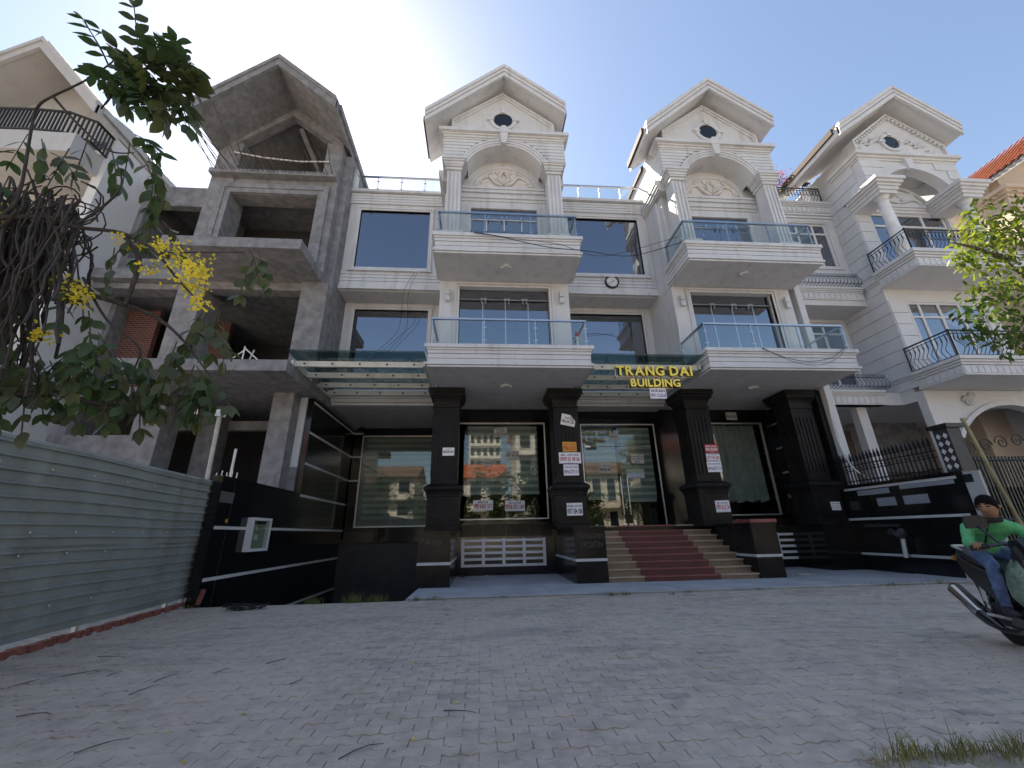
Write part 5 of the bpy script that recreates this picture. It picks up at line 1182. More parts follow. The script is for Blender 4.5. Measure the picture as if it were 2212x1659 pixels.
shell([(.42, .26), (.95, .26), (1.0, .36), (.9, .36), (.5, .36)], .36, .34, BLK, 'floorboard')
shell([(.86, .34), (.98, .3), (1.10, .6), (1.16, .95), (1.06, 1.06), (.98, 1.0), (1.0, .7)], .40, .3, BLK, 'front_apron')
shell([(.92, .98), (1.20, .90), (1.26, .98), (1.12, 1.12), (.94, 1.10)], .34, .3, BLK, 'headlight_cowl')
shell([(.98, .56), (1.28, .62), (1.55, .42), (1.58, .36), (1.28, .58), (1.0, .5)], .12, .1, BLK, 'front_fender')
shell([(-.36, .62), (-.30, .50), (-.28, .30), (-.24, .30), (-.26, .55), (-.2, .64)], .13, .1, BLK, 'rear_mudguard')
shell([(.02, .20), (.48, .20), (.50, .38), (.2, .46), (0, .42)], .22, .2, DGREY, 'engine')
loc(MB().tube([(.5, -.14, .2), (.3, -.19, .19), (.12, -.2, .24), (.0, -.21, .30), (-.42, -.22, .50), (-.47, -.22, .525)], [.025, .03, .06, .075, .075, .05], 12)).build('muffler', BLK, BK)
loc(MB().tube([(.04, -.235, .30), (-.4, -.25, .50)], [.05, .062], 10)).build('heat_shield', CHR, BK)
loc(MB().tube([(-.02, -.12, .62), (-.04, -.12, .32)], .03, 8)).build('shock_absorber', CHR, BK)
loc(MB().tube([(.35, -.12, .30), (.33, -.24, .33), (.26, -.26, .33)], .016, 6)).build('footpeg', ALU, BK)
hb = loc(MB().tube([(.80, -.36, 1.02), (.92, -.2, 1.06), (1.0, 0, 1.06), (.92, .2, 1.06), (.80, .36, 1.02)], .018, 7)).build('handlebar', BLK, BK)
for s_ in (-1, 1):
    loc(MB().tube([(.86, s_*.28, 1.04), (.79, s_*.40, 1.015)], .026, 8)).build('grip', RUB, hb)
    mr = loc(MB().tube([(.92, s_*.22, 1.07), (.9, s_*.30, 1.2), (.86, s_*.31, 1.23)], .012, 6)).build('mirror', BLK, BK)
    m = MB().prism([(s_*.31-.08, 1.21), (s_*.31+.08, 1.21), (s_*.31+.09, 1.31), (s_*.31+.05, 1.34), (s_*.31-.07, 1.335), (s_*.31-.09, 1.29)], -.02, .02, 'y')
    m.xf(lambda p: Vector((.85+p.y, p.x, p.z))); loc(m).build('mirror_glass', CUFF0, mr)
    loc(MB().lathe([(.03, .0), (.028, .06), (.01, .075)], s_*.14, .86, 8, 'x').xf(lambda p: Vector((-.36-p.x, p.y, p.z)))).build('tail_indicator', M('amber_lens', (.5, .18, .02), .3, .05, 3) if s_ < 0 else bpy.data.materials['amber_lens'], BK)
loc(MB().box(-.395, -.36, -.09, .09, .84, .91)).build('tail_light', M('red_lens', (.35, .02, .02), .25, .05, 3), BK)
loc(MB().box(-.40, -.385, -.09, .09, .60, .72)).build('number_plate', VENTW, BK)
# rider: one skinned surface
SK = [('pelvis', (.06, 0, .96), .125), ('waist', (.15, 0, 1.08), .112), ('chest', (.31, 0, 1.19), .132), ('neck0', (.40, 0, 1.285), .08), ('neck', (.45, -.01, 1.325), .055), ('head0', (.50, -.02, 1.37), .072), ('head1', (.52, -.03, 1.435), .086), ('head2', (.51, -.03, 1.495), .066)]
for s_, n_ in ((-1, 'r'), (1, 'l')):
    SK += [('sh'+n_, (.32, s_*.19, 1.225), .07), ('el'+n_, (.46, s_*.28, 1.04), .047), ('wr'+n_, (.72, s_*.325, 1.03), .034), ('ha'+n_, (.80, s_*.335, 1.045), .036),
           ('hip'+n_, (.10, s_*.10, .93), .092), ('kn'+n_, (.50, s_*.17, .84), .066), ('ca'+n_, (.50, s_*.18, .64), .056), ('an'+n_, (.50, s_*.18, .43), .045), ('he'+n_, (.50, s_*.18, .395), .05), ('to'+n_, (.67, s_*.19, .385), .036)]
ix = {k: i for i, (k, _, _) in enumerate(SK)}
ED = [('pelvis', 'waist'), ('waist', 'chest'), ('chest', 'neck0'), ('neck0', 'neck'), ('neck', 'head0'), ('head0', 'head1'), ('head1', 'head2')]
for n_ in 'rl': ED += [('chest', 'sh'+n_), ('sh'+n_, 'el'+n_), ('el'+n_, 'wr'+n_), ('wr'+n_, 'ha'+n_), ('pelvis', 'hip'+n_), ('hip'+n_, 'kn'+n_), ('kn'+n_, 'ca'+n_), ('ca'+n_, 'an'+n_), ('an'+n_, 'he'+n_), ('he'+n_, 'to'+n_)]
me = bpy.data.meshes.new('body'); me.from_pydata([p for _, p, _ in SK], [(ix[a], ix[b]) for a, b in ED], [])
so_ = bpy.data.objects.new('skin_tmp', me); col.objects.link(so_); so_.modifiers.new('s', 'SKIN'); ss = so_.modifiers.new('u', 'SUBSURF'); ss.levels = ss.render_levels = 3
for i, (_, _, r_) in enumerate(SK): me.skin_vertices[0].data[i].radius = (r_, r_)
me.skin_vertices[0].data[0].use_root = True
bpy.context.view_layer.update()
bm_ = bpy.data.meshes.new_from_object(so_.evaluated_get(bpy.context.evaluated_depsgraph_get())); bpy.data.objects.remove(so_)
GRN = M('green_jacket', (.085, .42, .17), .75, .25, 7, bump=.9, bscale=11); JEAN = M('blue_jeans', (.06, .10, .20), .85, .25, 8, bump=.9, bscale=14, c2=(.10, .15, .26)); SKIN = M('skin', (.30, .16, .105), .5, .08, 12); HAIR = M('black_hair', (.006, .005, .005), .8, .3, 30, spec=.1); CUFF = M('black_knit', (.015, .015, .016), .8, .2, 20); SHOE = M('shoe', (.03, .03, .035), .6, .2, 9)
for m_ in (GRN, JEAN, SKIN, CUFF, SHOE): bm_.materials.append(m_)
def seg(p, a, b): d = b-a; t = max(0, min(1, (p-a).dot(d)/d.length_squared)); return (p-(a+d*t)).length, t
for f_ in bm_.polygons:
    p = f_.center; best = min(((seg(p, Vector(SK[ix[a]][1]), Vector(SK[ix[b]][1]))[0]-.5*SK[ix[b]][2], a, b, seg(p, Vector(SK[ix[a]][1]), Vector(SK[ix[b]][1]))[1]) for a, b in ED))
    _, a, b, t = best
    f_.material_index = 2 if b in ('head0', 'head1', 'head2') or (b == 'neck' and t > .6) else 3 if b == 'neck' else 2 if b[:2] == 'ha' else 3 if (b[:2] == 'wr' and t > .9) else 4 if b[:2] in ('to', 'he') else 1 if b[:2] in ('hi', 'kn', 'ca', 'an') else 0
    if b == 'waist' and t < .35: f_.material_index = 1
    f_.use_smooth = True
PR = thing('person', bw((.06, 0, .9)), 'person in a green jacket and jeans riding the scooter', 'person')
# fingers closing on the grips are joined into the same body mesh
fb_ = MB()
for s_ in (-1, 1):
    for k in range(4):
        y = s_*(.315+.022*k); L_ = (.9, 1, .95, .8)[k]
        fb_.tube([(.80, y, 1.055), (.835, y, 1.06), (.845, y, 1.035), (.82, y, 1.0+.012*(1-L_)*5), (.795, y, .995)], [.011, .011, .010, .009, .008], 6)
    fb_.tube([(.775, s_*.305, 1.05), (.80, s_*.275, 1.035), (.82, s_*.262, 1.01)], [.013, .011, .008], 6)
bmx = bmesh.new(); bmx.from_mesh(bm_); nf = len(bmx.faces)
vs = [bmx.verts.new(v) for v in fb_.v]
for f_ in fb_.f:
    nf_ = bmx.faces.new([vs[i] for i in f_]); nf_.material_index = 2; nf_.smooth = True
bmx.to_mesh(bm_); bmx.free()
from mathutils import noise as _nz
for v in bm_.vertices:
    if v.co.z < 1.30: v.co += v.normal*(.009*_nz.noise(Vector((v.co.x*16, v.co.y*9, v.co.z*22)))+.006*_nz.noise(v.co*34))
for v in bm_.vertices: v.co = bw(v.co)-BASE[PR.name]
link('body', bm_, PR)
# head turned towards the street: face features, hair
hc = Vector((.52, -.03, 1.43)); fd_ = Vector((.72, -.62, -.22)).normalized(); sd_ = fd_.cross(Vector((0, 0, 1))).normalized(); ud_ = sd_.cross(fd_)
def hp(a, b, c): return hc+sd_*a+ud_*b+fd_*c
m = MB(); N1, N2 = 16, 12
for i in range(N2+1):
    th = math.pi*i/N2
    for j in range(N1):
        ph = 2*math.pi*j/N1; x, y, z = math.sin(th)*math.cos(ph), math.cos(th), math.sin(th)*math.sin(ph)
        jaw = 1-.22*max(0, -y)**1.2; m.v.append(tuple(hp(x*.078*jaw, y*.112, z*.098*(jaw*.95+.05)+.004)))
for i in range(N2):
    for j in range(N1): m.f.append((i*N1+j, i*N1+(j+1) % N1, (i+1)*N1+(j+1) % N1, (i+1)*N1+j))
loc(m).build('head', SKIN, PR, smooth=True)
loc(MB().tube([hp(0, .03, .094), hp(0, -.012, .118), hp(0, -.028, .098)], [.008, .017, .012], 7)).build('nose', SKIN, PR, smooth=True)
for s_ in (-1, 1):
    loc(MB().tube([hp(s_*.018, .022, .092), hp(s_*.034, .025, .089), hp(s_*.050, .020, .078)], [.004, .008, .004], 6)).build('eye', HAIR, PR); loc(MB().tube([hp(s_*.015, .043, .093), hp(s_*.036, .049, .088), hp(s_*.056, .04, .072)], [.004, .006, .003], 5)).build('eyebrow', HAIR, PR)
    loc(MB().tube([hp(s_*.076, .02, 0), hp(s_*.088, .0, -.008), hp(s_*.078, -.03, 0)], [.012, .018, .01], 7)).build('ear', SKIN, PR, smooth=True)
loc(MB().tube([hp(-.028, -.052, .083), hp(0, -.055, .092), hp(.028, -.052, .083)], [.004, .008, .004], 6)).build('mouth', M('lips', (.22, .09, .075), .5, .05, 5), PR)
m = MB(); rh = random.Random(2)
for i in range(8):
    th = math.pi*.62*i/7
    for j in range(18):
        ph = 2*math.pi*j/18; front = max(0, math.sin(ph)); t2 = th*(1-.42*front); x, y, z = math.sin(t2)*math.cos(ph), math.cos(t2), math.sin(t2)*math.sin(ph); k = 1.0+rh.uniform(0, .05)
        m.v.append(tuple(hp(x*.092*k, y*.124*k+.006, z*.108*k-.004)))
for i in range(7):
    for j in range(18): m.f.append((i*18+j, i*18+(j+1) % 18, (i+1)*18+(j+1) % 18, (i+1)*18+j))
loc(m).build('hair', HAIR, PR, smooth=True)
m = MB().tube([(.37, -.085, 1.30), (.44, -.09, 1.305), (.51, -.04, 1.29), (.51, .03, 1.29), (.44, .07, 1.315), (.37, .06, 1.32)], .028, 7); loc(m).build('collar', CUFF, PR, smooth=True)
m = MB(); m.tube([(.46, -.05, 1.27), (.42, -.08, 1.16), (.30, -.08, 1.04)], .010, 5); loc(m).build('zip', CUFF, PR)
# plastic bag hung at the front
PB = M('clear_plastic_green', (.16, .22, .17), .25, .4, 14, bump=.8, bscale=14)
m = MB(); rq = random.Random(9)
for i in range(9):
    th = math.pi*i/8
    for j in range(14):
        ph = 2*math.pi*j/14; k = 1+rq.uniform(-.14, .14); m.v.append((1.0+.17*math.sin(th)*math.cos(ph)*k, -.16+.14*math.sin(th)*math.sin(ph)*k, .68+.24*math.cos(th)*k))
for i in range(8):
    for j in range(14): m.f.append((i*14+j, i*14+(j+1) % 14, (i+1)*14+(j+1) % 14, (i+1)*14+j))
loc(m).solo('plastic_bag', PB, 'crumpled greenish plastic bag hanging from the scooter front', 'bag', smooth=True)
# ------------------------------------------------------------------ trees
def leaf_mat(name, c, c2, tr=.35):
    m = M(name, c, .45, .25, 5, c2=c2, spec=.35); n = m.node_tree.nodes; l = m.node_tree.links; p = n['Principled BSDF']
    t = n.new('ShaderNodeBsdfTranslucent'); t.inputs[0].default_value = (c2[0]*1.3, c2[1]*1.5, c2[2], 1); x = n.new('ShaderNodeMixShader'); x.inputs[0].default_value = tr
    l.new(p.outputs[0], x.inputs[1]); l.new(t.outputs[0], x.inputs[2]); l.new(x.outputs[0], n['Material Output'].inputs[0]); return m
LF1 = leaf_mat('tree_leaf', (.036, .066, .03), (.06, .098, .042)); LF2 = leaf_mat('tree_leaf_dull', (.048, .066, .036), (.085, .10, .058)); LF3 = leaf_mat('tree_leaf_olive', (.075, .085, .035), (.11, .12, .05))
YEL = leaf_mat('golden_petal', (.68, .52, .05), (.82, .66, .10), .35); VINE = M('vine_bark', (.035, .03, .028), .85, .4, 9, bump=.4, bscale=40)
def leaf_geom(Lx, Wd):
    """pointed oval leaf along +X, slightly folded and arched"""
    P_ = []
    for t, w_ in ((0, .06), (.18, .62), (.4, 1), (.65, .86), (.86, .42), (1, .02)):
        z = -.10*Lx*t*t; P_.append(((t*Lx, Wd/2*w_, z+.03*Lx*w_), (t*Lx, 0, z), (t*Lx, -Wd/2*w_, z+.03*Lx*w_)))
    m = MB()
    for a in P_: m.v += list(a)
    for i in range(len(P_)-1): b = 3*i; m.f += [(b, b+1, b+4, b+3), (b+1, b+2, b+5, b+4)]
    return m
def frame_of(d, upv):
    x = d.normalized(); y = upv.cross(x); y = y.normalized() if y.length > 1e-4 else x.orthogonal().normalized(); z = x.cross(y)
    return Matrix(((x.x, y.x, z.x, 0), (x.y, y.y, z.y, 0), (x.z, y.z, z.z, 0), (0, 0, 0, 1)))
GT_ = thing('golden_shower_tree', (-4.3, 2.2, 0), 'golden shower tree with yellow flower clusters and tangled vines over the fence', 'tree')
rt2 = random.Random(12)
MB().tube([(-4.3, 2.2, 0), (-4.22, 2.25, 1.2), (-4.3, 2.4, 2.4), (-4.1, 2.45, 3.2), (-3.95, 2.5, 4.0)], [.17, .14, .13, .10, .07], 10).build('trunk', BARK, GT_, smooth=True)
TY = 2.6
def br(pts, r0, r1, nm='branch', mat=VINE):
    P_ = [at(*p) if len(p) == 3 else Vector(p[:3]) for p in pts]; out = []
    for i in range(len(P_)-1):
        a, b = P_[max(i-1, 0)], P_[i]; c, d = P_[i+1], P_[min(i+2, len(P_)-1)]
        for k in range(5): t = k/5; out.append(.5*((2*b)+(c-a)*t+(2*a-5*b+4*c-d)*t*t+(3*b-a-3*c+d)*t**3))
    out.append(P_[-1]); n = len(out)
    MB().tube(out, [r0+(r1-r0)*i/(n-1) for i in range(n)], 6).build(nm, mat, GT_, smooth=True); return out
br([(-4.1, 2.45, 3.1, 0), (-90, 560, 2.55), (0, 470, 2.5), (42, 417, 2.5), (70, 266, 2.5), (84, 228, 2.5), (116, 207, 2.5), (182, 175, 2.5), (235, 140, 2.5), (258, 118, 2.5)], .014, .005)
br([(235, 142, 2.5), (215, 100, 2.5), (190, 60, 2.5), (178, 42, 2.5)], .008, .003)
br([(116, 210, 2.5), (170, 270, 2.55), (235, 325, 2.6), (290, 330, 2.6)], .012, .004)
br([(203, 165, 2.5), (240, 200, 2.5), (218, 235, 2.5)], .012, .006)
br([(235, 140, 2.5), (300, 150, 2.5), (380, 130, 2.5), (430, 150, 2.5)], .010, .003)
br([(0, 470, 2.5), (100, 470, 2.6), (158, 490, 2.6), (266, 504, 2.6), (336, 546, 2.6), (385, 605, 2.6), (428, 650, 2.6)], .022, .005)
br([(158, 490, 2.6), (230, 440, 2.6), (262, 400, 2.6), (255, 360, 2.6), (240, 355, 2.6)], .010, .004)
br([(-60, 640, 2.7), (100, 610, 2.7), (210, 641, 2.7), (301, 669, 2.7), (354, 697, 2.7), (396, 736, 2.7), (430, 780, 2.7), (456, 815, 2.7)], .022, .004)
br([(180, 600, 2.7), (230, 690, 2.7), (300, 750, 2.7), (290, 800, 2.7), (281, 870, 2.7)], .010, .004)
br([(-4.1, 2.45, 2.3, 0), (-80, 860, 2.75), (60, 850, 2.75), (170, 860, 2.75), (270, 890, 2.75)], .03, .006)
br([(266, 505, 2.6), (300, 560, 2.62), (285, 620, 2.62), (270, 660, 2.62)], .018, .012)
br([(336, 546, 2.6), (450, 545, 2.65), (530, 545, 2.7)], .006, .003)
LEAVES = []
def compound(px, py, Y, ang, L_=.30, pairs=4, ls=.14, droop=.35, mat=None, tilt=None):
    """pinnate leaf: ang is the heading in the picture plane (0 right, 90 up)"""
    base = at(px, py, Y)
    v = r2*math.cos(R(ang))+u2*math.sin(R(ang)); v = (v+fwd*rt2.uniform(-.5, .5)).normalized(); side = v.cross(Vector((0, 0, 1)))
    nrm = (Vector((rt2.gauss(0, .35), rt2.gauss(0, .35), 1))-fwd*rt2.uniform(0, .9)).normalized(); side = v.cross(nrm).normalized()
    pts = [base+v*(L_*t)+Vector((0, 0, -droop*L_*t*t)) for t in [i/(pairs) for i in range(pairs+1)]]
    mt = mat or rt2.choices((0, 1, 2), (5, 3, 1.3))[0]
    for i in range(1, pairs+1):
        d = (pts[i]-pts[i-1]).normalized()
        for s_ in ((-1, 1) if i < pairs else (-1, 1, 0)):
            ld = (d*(.55 if s_ else 1)+side*s_*.85+Vector((0, 0, -.25-.25*rt2.random()))+Vector((rt2.gauss(0, .12), rt2.gauss(0, .12), rt2.gauss(0, .12)))).normalized()
            sc = ls*rt2.uniform(.75, 1.12)*(.8+.25*math.sin(math.pi*i/(pairs+.5)))
            LEAVES.append((pts[i], ld, (nrm+Vector((rt2.gauss(0, .3), rt2.gauss(0, .3), rt2.gauss(0, .3)))).normalized(), sc, mt))
    RACH.tube(pts, [.004]*len(pts), 4, cap=False)
RACH = MB()
compound(235, 140, 2.5, 118, .42, 5, .13, .0); compound(300, 120, 2.5, 88, .36, 4, .12, .0)
for a in ((258, 130), (300, 150), (330, 140), (360, 165), (380, 135), (320, 185), (290, 200), (345, 205), (400, 160), (270, 175), (310, 220), (375, 195), (420, 140), (250, 165), (335, 160), (300, 175), (360, 120), (395, 185)):
    compound(a[0], a[1], 2.5+rt2.uniform(-.12, .12), rt2.choice((20, 60, -20, -60, 150, -110, 90)), .27, 4, .15, .25)
for a in [(rt2.gauss(330, 50), rt2.gauss(180, 28)) for _ in range(26)]: compound(a[0], a[1], 2.5, rt2.uniform(-180, 180), .2, 3, .15, .2)
for a in ((290, 290, -20), (300, 330, -60), (320, 340, -70), (330, 350, -95), (280, 310, -120), (310, 300, -40), (240, 320, -70), (190, 300, -100), (150, 320, -120), (60, 290, 200), (30, 330, 180), (90, 300, -60), (20, 380, -100), (110, 330, -20), (340, 370, -90)):
    compound(a[0], a[1], 2.6, a[2], .26, 3, .13, .4)
for i in range(19):   # big lower bough
    compound(rt2.uniform(-20, 320), rt2.uniform(735, 815), 2.75+rt2.uniform(-.15, .15), rt2.uniform(-150, -20), .26, 4, .125, .5)
for i in range(7): compound(rt2.uniform(220, 320), rt2.uniform(790, 835), 2.75, rt2.uniform(-110, -40), .22, 3, .12, .5)
for cx_, cy_, n in ((430, 800, 5), (455, 815, 4), (395, 750, 4), (430, 680, 3), (470, 685, 2), (330, 475, 4), (200, 715, 4), (150, 600, 2), (150, 760, 4), (545, 545, 3), (190, 660, 1), (120, 540, 2), (60, 740, 3), (230, 530, 1), (30, 640, 2)):
    for k in range(n): compound(cx_+rt2.uniform(-22, 22), cy_+rt2.uniform(-15, 15), 2.65+rt2.uniform(-.1, .1), rt2.uniform(-140, -30), .20, 3, .115, .5)
RACH.build('leaf_stalks', LF2, GT_, kind='stuff')
lm = [leaf_geom(1, .56).mesh('leaf', m_, smooth=True) for m_ in (LF1, LF2, LF3)]; lg = leaf_geom(1, .56); restl = [MB(), MB(), MB()]
LEAVES.sort(key=lambda q: -q[3]/((q[0]-cam.location).length) if at else 0)
for i, (p, d, nrm, sc, mt) in enumerate(LEAVES):
    Mx = Matrix.Translation(p-BASE[GT_.name]) @ frame_of(d, nrm) @ Matrix.Scale(sc, 4)
    if i < 300:
        o = bpy.data.objects.new('leaf', lm[mt]); col.objects.link(o); o.parent = GT_; o.matrix_local = Mx
    else:
        m = restl[mt]; b = len(m.v); m.v += [tuple(Mx @ Vector(v)+BASE[GT_.name]) for v in lg.v]; m.f += [tuple(b+q for q in f_) for f_ in lg.f]
for k, m_ in enumerate((LF1, LF2, LF3)):
    if restl[k].v: restl[k].build('leaves', m_, GT_, kind='stuff', smooth=True)
# flower clusters
def flowers(px, py, Y, rx, ry, n):
    m = MB()
    for i in range(n):
        a, b = rt2.gauss(0, .45), rt2.gauss(0, .45); p = at(px+a*rx, py+b*ry, Y)+fwd*rt2.uniform(-.08, .08)
        for k in range(4):
            d = Vector((rt2.gauss(0, 1), rt2.gauss(0, 1), rt2.gauss(0, 1))).normalized()*rt2.uniform(.007, .015); e = d.orthogonal().normalized()*d.length*.7; m.quad(p, p+d*.6+e, p+d*1.2, p+d*.6-e)
    m.build('flower_cluster', YEL, GT_, kind='stuff')
for a in ((385, 560, 34, 40, 120), (425, 590, 34, 42, 170), (405, 620, 22, 26, 60), (430, 655, 16, 26, 60), (275, 525, 20, 20, 45), (350, 530, 26, 18, 50), (170, 640, 18, 26, 60), (150, 620, 20, 26, 40), (100, 720, 18, 22, 60), (2, 470, 14, 40, 60), (320, 580, 16, 18, 26)): flowers(a[0], a[1], 2.62, a[2], a[3], a[4])
# hanging tangle of vines
m = MB()
for i in range(190):
    x0 = rt2.uniform(-60, 175); y0 = 440+rt2.gauss(0, 28)+abs(x0-70)*.25; Ln = rt2.uniform(180, 420)*(1.0 if x0 < 140 else .6); Y = 2.7+rt2.uniform(-.22, .28); px, py = x0, y0; pts = []
    dr = rt2.uniform(-.50, .05)
    for k in range(9):
        pts.append(at(px, py, Y)); px += dr*Ln/8+rt2.gauss(0, 9); py += Ln/8*rt2.uniform(.6, 1.2); Y += rt2.gauss(0, .03)
    m.tube(pts, [rt2.choice((.005, .007, .010))]*9, 4, cap=False)
for i in range(46):
    cx_, cy_ = rt2.uniform(20, 175), rt2.uniform(425, 560); rr_ = rt2.uniform(18, 60); a0 = rt2.uniform(0, 6); Y = 2.68+rt2.uniform(-.15, .15)
    m.tube([at(cx_+rr_*math.cos(a0+k*.5)*1.2, cy_+rr_*math.sin(a0+k*.5)*.8, Y+.02*k) for k in range(9)], .006, 4, cap=False)
m.build('vine_tangle', VINE, GT_, kind='stuff')
# right-hand street tree
RT = thing('leafy_street_tree', (12.6, 6.2, 0), 'yellow-green leafy tree in front of the iron balconies', 'tree')
MB().tube([(12.6, 6.2, 0), (12.5, 6.2, 2), (12.3, 6.1, 3.6), (11.9, 6.1, 5)], [.16, .13, .11, .06], 9).build('trunk', BARK, RT, smooth=True)
for a in (((12.3, 6.1, 3.6), (11, 6, 4.6), (9.8, 6, 5.0)), ((12.1, 6.1, 4.3), (11, 6.2, 5.8), (10.1, 6, 6.6)), ((11.9, 6.1, 5), (11.2, 6, 6.5), (10.8, 6, 7.3)), ((12.3, 6.1, 3.8), (13.3, 6, 5.5), (13.8, 6, 6.8)), ((10.4, 6, 6.2), (9.6, 5.9, 6.4), (9.2, 5.9, 6.5))): MB().tube(a, [.05, .03, .012], 6).build('branch', BARK, RT, smooth=True)
LFY = leaf_mat('sunlit_leaf', (.13, .17, .03), (.19, .22, .035), .4); LFG = leaf_mat('green_shaded_leaf', (.045, .085, .025), (.075, .12, .03), .35)  # sunlight painted into the crown: bright leaves for the lit top, dark for the shaded part
rr3 = random.Random(31); big = leaf_geom(1, .5); ml = [big.mesh('leaf', LFY, smooth=True), big.mesh('leaf', LFG, smooth=True)]; RL = []
clumps = [(9.95, 6.0, 6.9, .42), (10.5, 6.0, 7.25, .5), (9.75, 6.0, 6.3, .45), (10.3, 5.9, 6.5, .5), (11.1, 6.1, 7.0, .6), (10.8, 5.9, 6.0, .6), (9.7, 6.0, 5.7, .42), (9.3, 5.9, 6.2, .22), (10.2, 5.9, 5.4, .55), (9.35, 6, 5.2, .42), (9.9, 5.9, 4.85, .5), (10.7, 6, 5.0, .6), (11.6, 6, 6.2, .8), (12.4, 6, 6.8, .9), (9.1, 6, 4.7, .3), (9.4, 5.9, 4.4, .35), (13.2, 6, 6.0, .9), (12.0, 6, 7.6, .7)]
for cx_, cy_, cz_, r_ in clumps:
    for i in range(int(300*r_**1.4)+30):
        q = Vector((rr3.gauss(0, 1), rr3.gauss(0, 1), rr3.gauss(0, 1))).normalized()*r_*rr3.random()**.45; p = Vector((cx_, cy_, cz_))+q
        d = (q*.8+Vector((rr3.gauss(0, .4), rr3.gauss(0, .4), rr3.gauss(0, .4)-.35))).normalized(); RL.append((p, d, Vector((rr3.gauss(0, .5), rr3.gauss(0, .5), 1)).normalized(), rr3.uniform(.09, .15), 0 if (cz_ > 5.5 and rr3.random() < .8) or rr3.random() < .12 else 1))  # higher clumps mostly get the sunlit colour, lower ones the shaded colour
RL.sort(key=lambda q: (q[0].x > 11.0, q[0].y+q[0].x*.05)); rs = [MB(), MB()]
for i, (p, d, nrm, sc, mt) in enumerate(RL):
    Mx = Matrix.Translation(p-BASE[RT.name]) @ frame_of(d, nrm) @ Matrix.Scale(sc, 4)
    if i < 300: o = bpy.data.objects.new('leaf', ml[mt]); col.objects.link(o); o.parent = RT; o.matrix_local = Mx
    else:
        m = rs[mt]; b = len(m.v); m.v += [tuple(Mx @ Vector(v)+BASE[RT.name]) for v in big.v]; m.f += [tuple(b+q for q in f_) for f_ in big.f]
rs[0].build('leaves', LFY, RT, kind='stuff', smooth=True); rs[1].build('leaves', LFG, RT, kind='stuff', smooth=True)
# bougainvillea on the terrace
BG = thing('bougainvillea', (15.4, 15.2, 15.75), 'pink flowering bougainvillea in a pot on white terrace', 'plant')
MB().lathe([(.2, 15.76), (.3, 16.2), (.32, 16.3)], 14.9, 15.2, 12).build('pot', M('terracotta', (.3, .12, .07), .8, .1, 5), BG)
MB().tube([(14.9, 15.2, 16.2), (14.95, 15.1, 17.0), (14.8, 15.1, 17.6)], [.05, .04, .02], 6).build('stem', BARK, BG)
PINK = leaf_mat('pink_bract', (.42, .03, .16), (.55, .05, .24), .3)
for nm, mt, n, zc in (('leaves', LFG, 520, 17.45), ('flowers', PINK, 620, 17.95)):
    m = MB()
    for i in range(n):
        p = Vector((14.9+rr3.gauss(0, .5), 15.0+rr3.gauss(0, .3), zc+rr3.gauss(0, .30))); d = Vector((rr3.gauss(0, 1), rr3.gauss(0, 1), rr3.gauss(0, 1))).normalized()*rr3.uniform(.05, .09); e = d.orthogonal().normalized()*d.length*.6; m.quad(p-d, p+e, p+d, p-e)
    m.build(nm, mt, BG, kind='stuff')
# ------------------------------------------------------------------ weeds and litter on the ground
GRS = leaf_mat('grass_blade', (.09, .12, .035), (.17, .18, .065), .3)
def tuft(m, x, y, n, h, sp, rn):
    for i in range(n):
        a = rn.uniform(0, 6.28); r_ = abs(rn.gauss(0, sp)); bx, by = x+r_*math.cos(a), y+r_*math.sin(a)*.6; hh = h*rn.uniform(.4, 1.2); lx, ly = rn.gauss(0, hh*.45), rn.gauss(0, hh*.45); w_ = rn.uniform(.002, .004)
        m.v += [(bx-w_, by, -.01), (bx+w_, by, -.01), (bx+lx*.4+w_*.8, by+ly*.4, hh*.6), (bx+lx*.4-w_*.8, by+ly*.4, hh*.6), (bx+lx, by+ly, hh*.92)]; b = len(m.v)-5; m.f += [(b, b+1, b+2, b+3), (b+3, b+2, b+4)]
rw = random.Random(8); m = MB()
for x, y, n, h, sp in ((-3.5, 9.85, 90, .16, .14), (-2.65, 9.9, 110, .20, .16), (-2.2, 9.9, 80, .16, .14), (-1.35, 9.87, 40, .12, .1), (-1.0, 9.95, 50, .10, .12), (.5, 9.95, 30, .06, .1), (2.83, 9.7, 60, .09, .1), (3.17, 9.68, 50, .09, .1), (4.17, 9.6, 20, .05, .08), (4.66, 9.85, 24, .05, .1), (9.6, 9.85, 120, .10, .45), (10.9, 9.95, 120, .12, .5), (6.3, 9.9, 30, .06, .2), (-5.9, 9.75, 30, .1, .1)): tuft(m, x, y, n, h, sp, rw)
m.build('weeds', GRS, kind='stuff', label='sparse green weeds along the joint between paving and apron')
SOIL = M('sandy_soil', (.30, .26, .20), .95, .3, 6, bump=.8, bscale=25)
m = MB(); NS = 34
m.v.append((2.95, 2.80, .012)); m.v += [(2.95+(.85+.1*math.sin(k*1.9))*math.cos(k*2*math.pi/NS), 2.80+(.13+.035*math.sin(k*2.7))*math.sin(k*2*math.pi/NS), -.004) for k in range(NS)]; m.f = [(0, 1+k, 1+(k+1) % NS) for k in range(NS)]
m.build('soil_patch', SOIL, kind='structure')
DGR = leaf_mat('dry_grass_blade', (.26, .21, .10), (.34, .28, .14), .3)
m = MB()
for i in range(20): tuft(m, 2.3+.07*i, 2.82+.05*math.sin(i*2.1), (12, 22, 16)[i % 3], (.06, .10, .05)[i % 3], .09, rw)
m.build('dry_grass', DGR, kind='stuff', label='dry straw-coloured grass mixed into the clump at the paving edge')
m = MB()
for i in range(14): tuft(m, 2.5+.075*i, 2.84+.05*math.sin(i*1.3), (14, 30, 9, 22)[i % 4], (.07, .12, .06, .1)[i % 4], .07, rw)
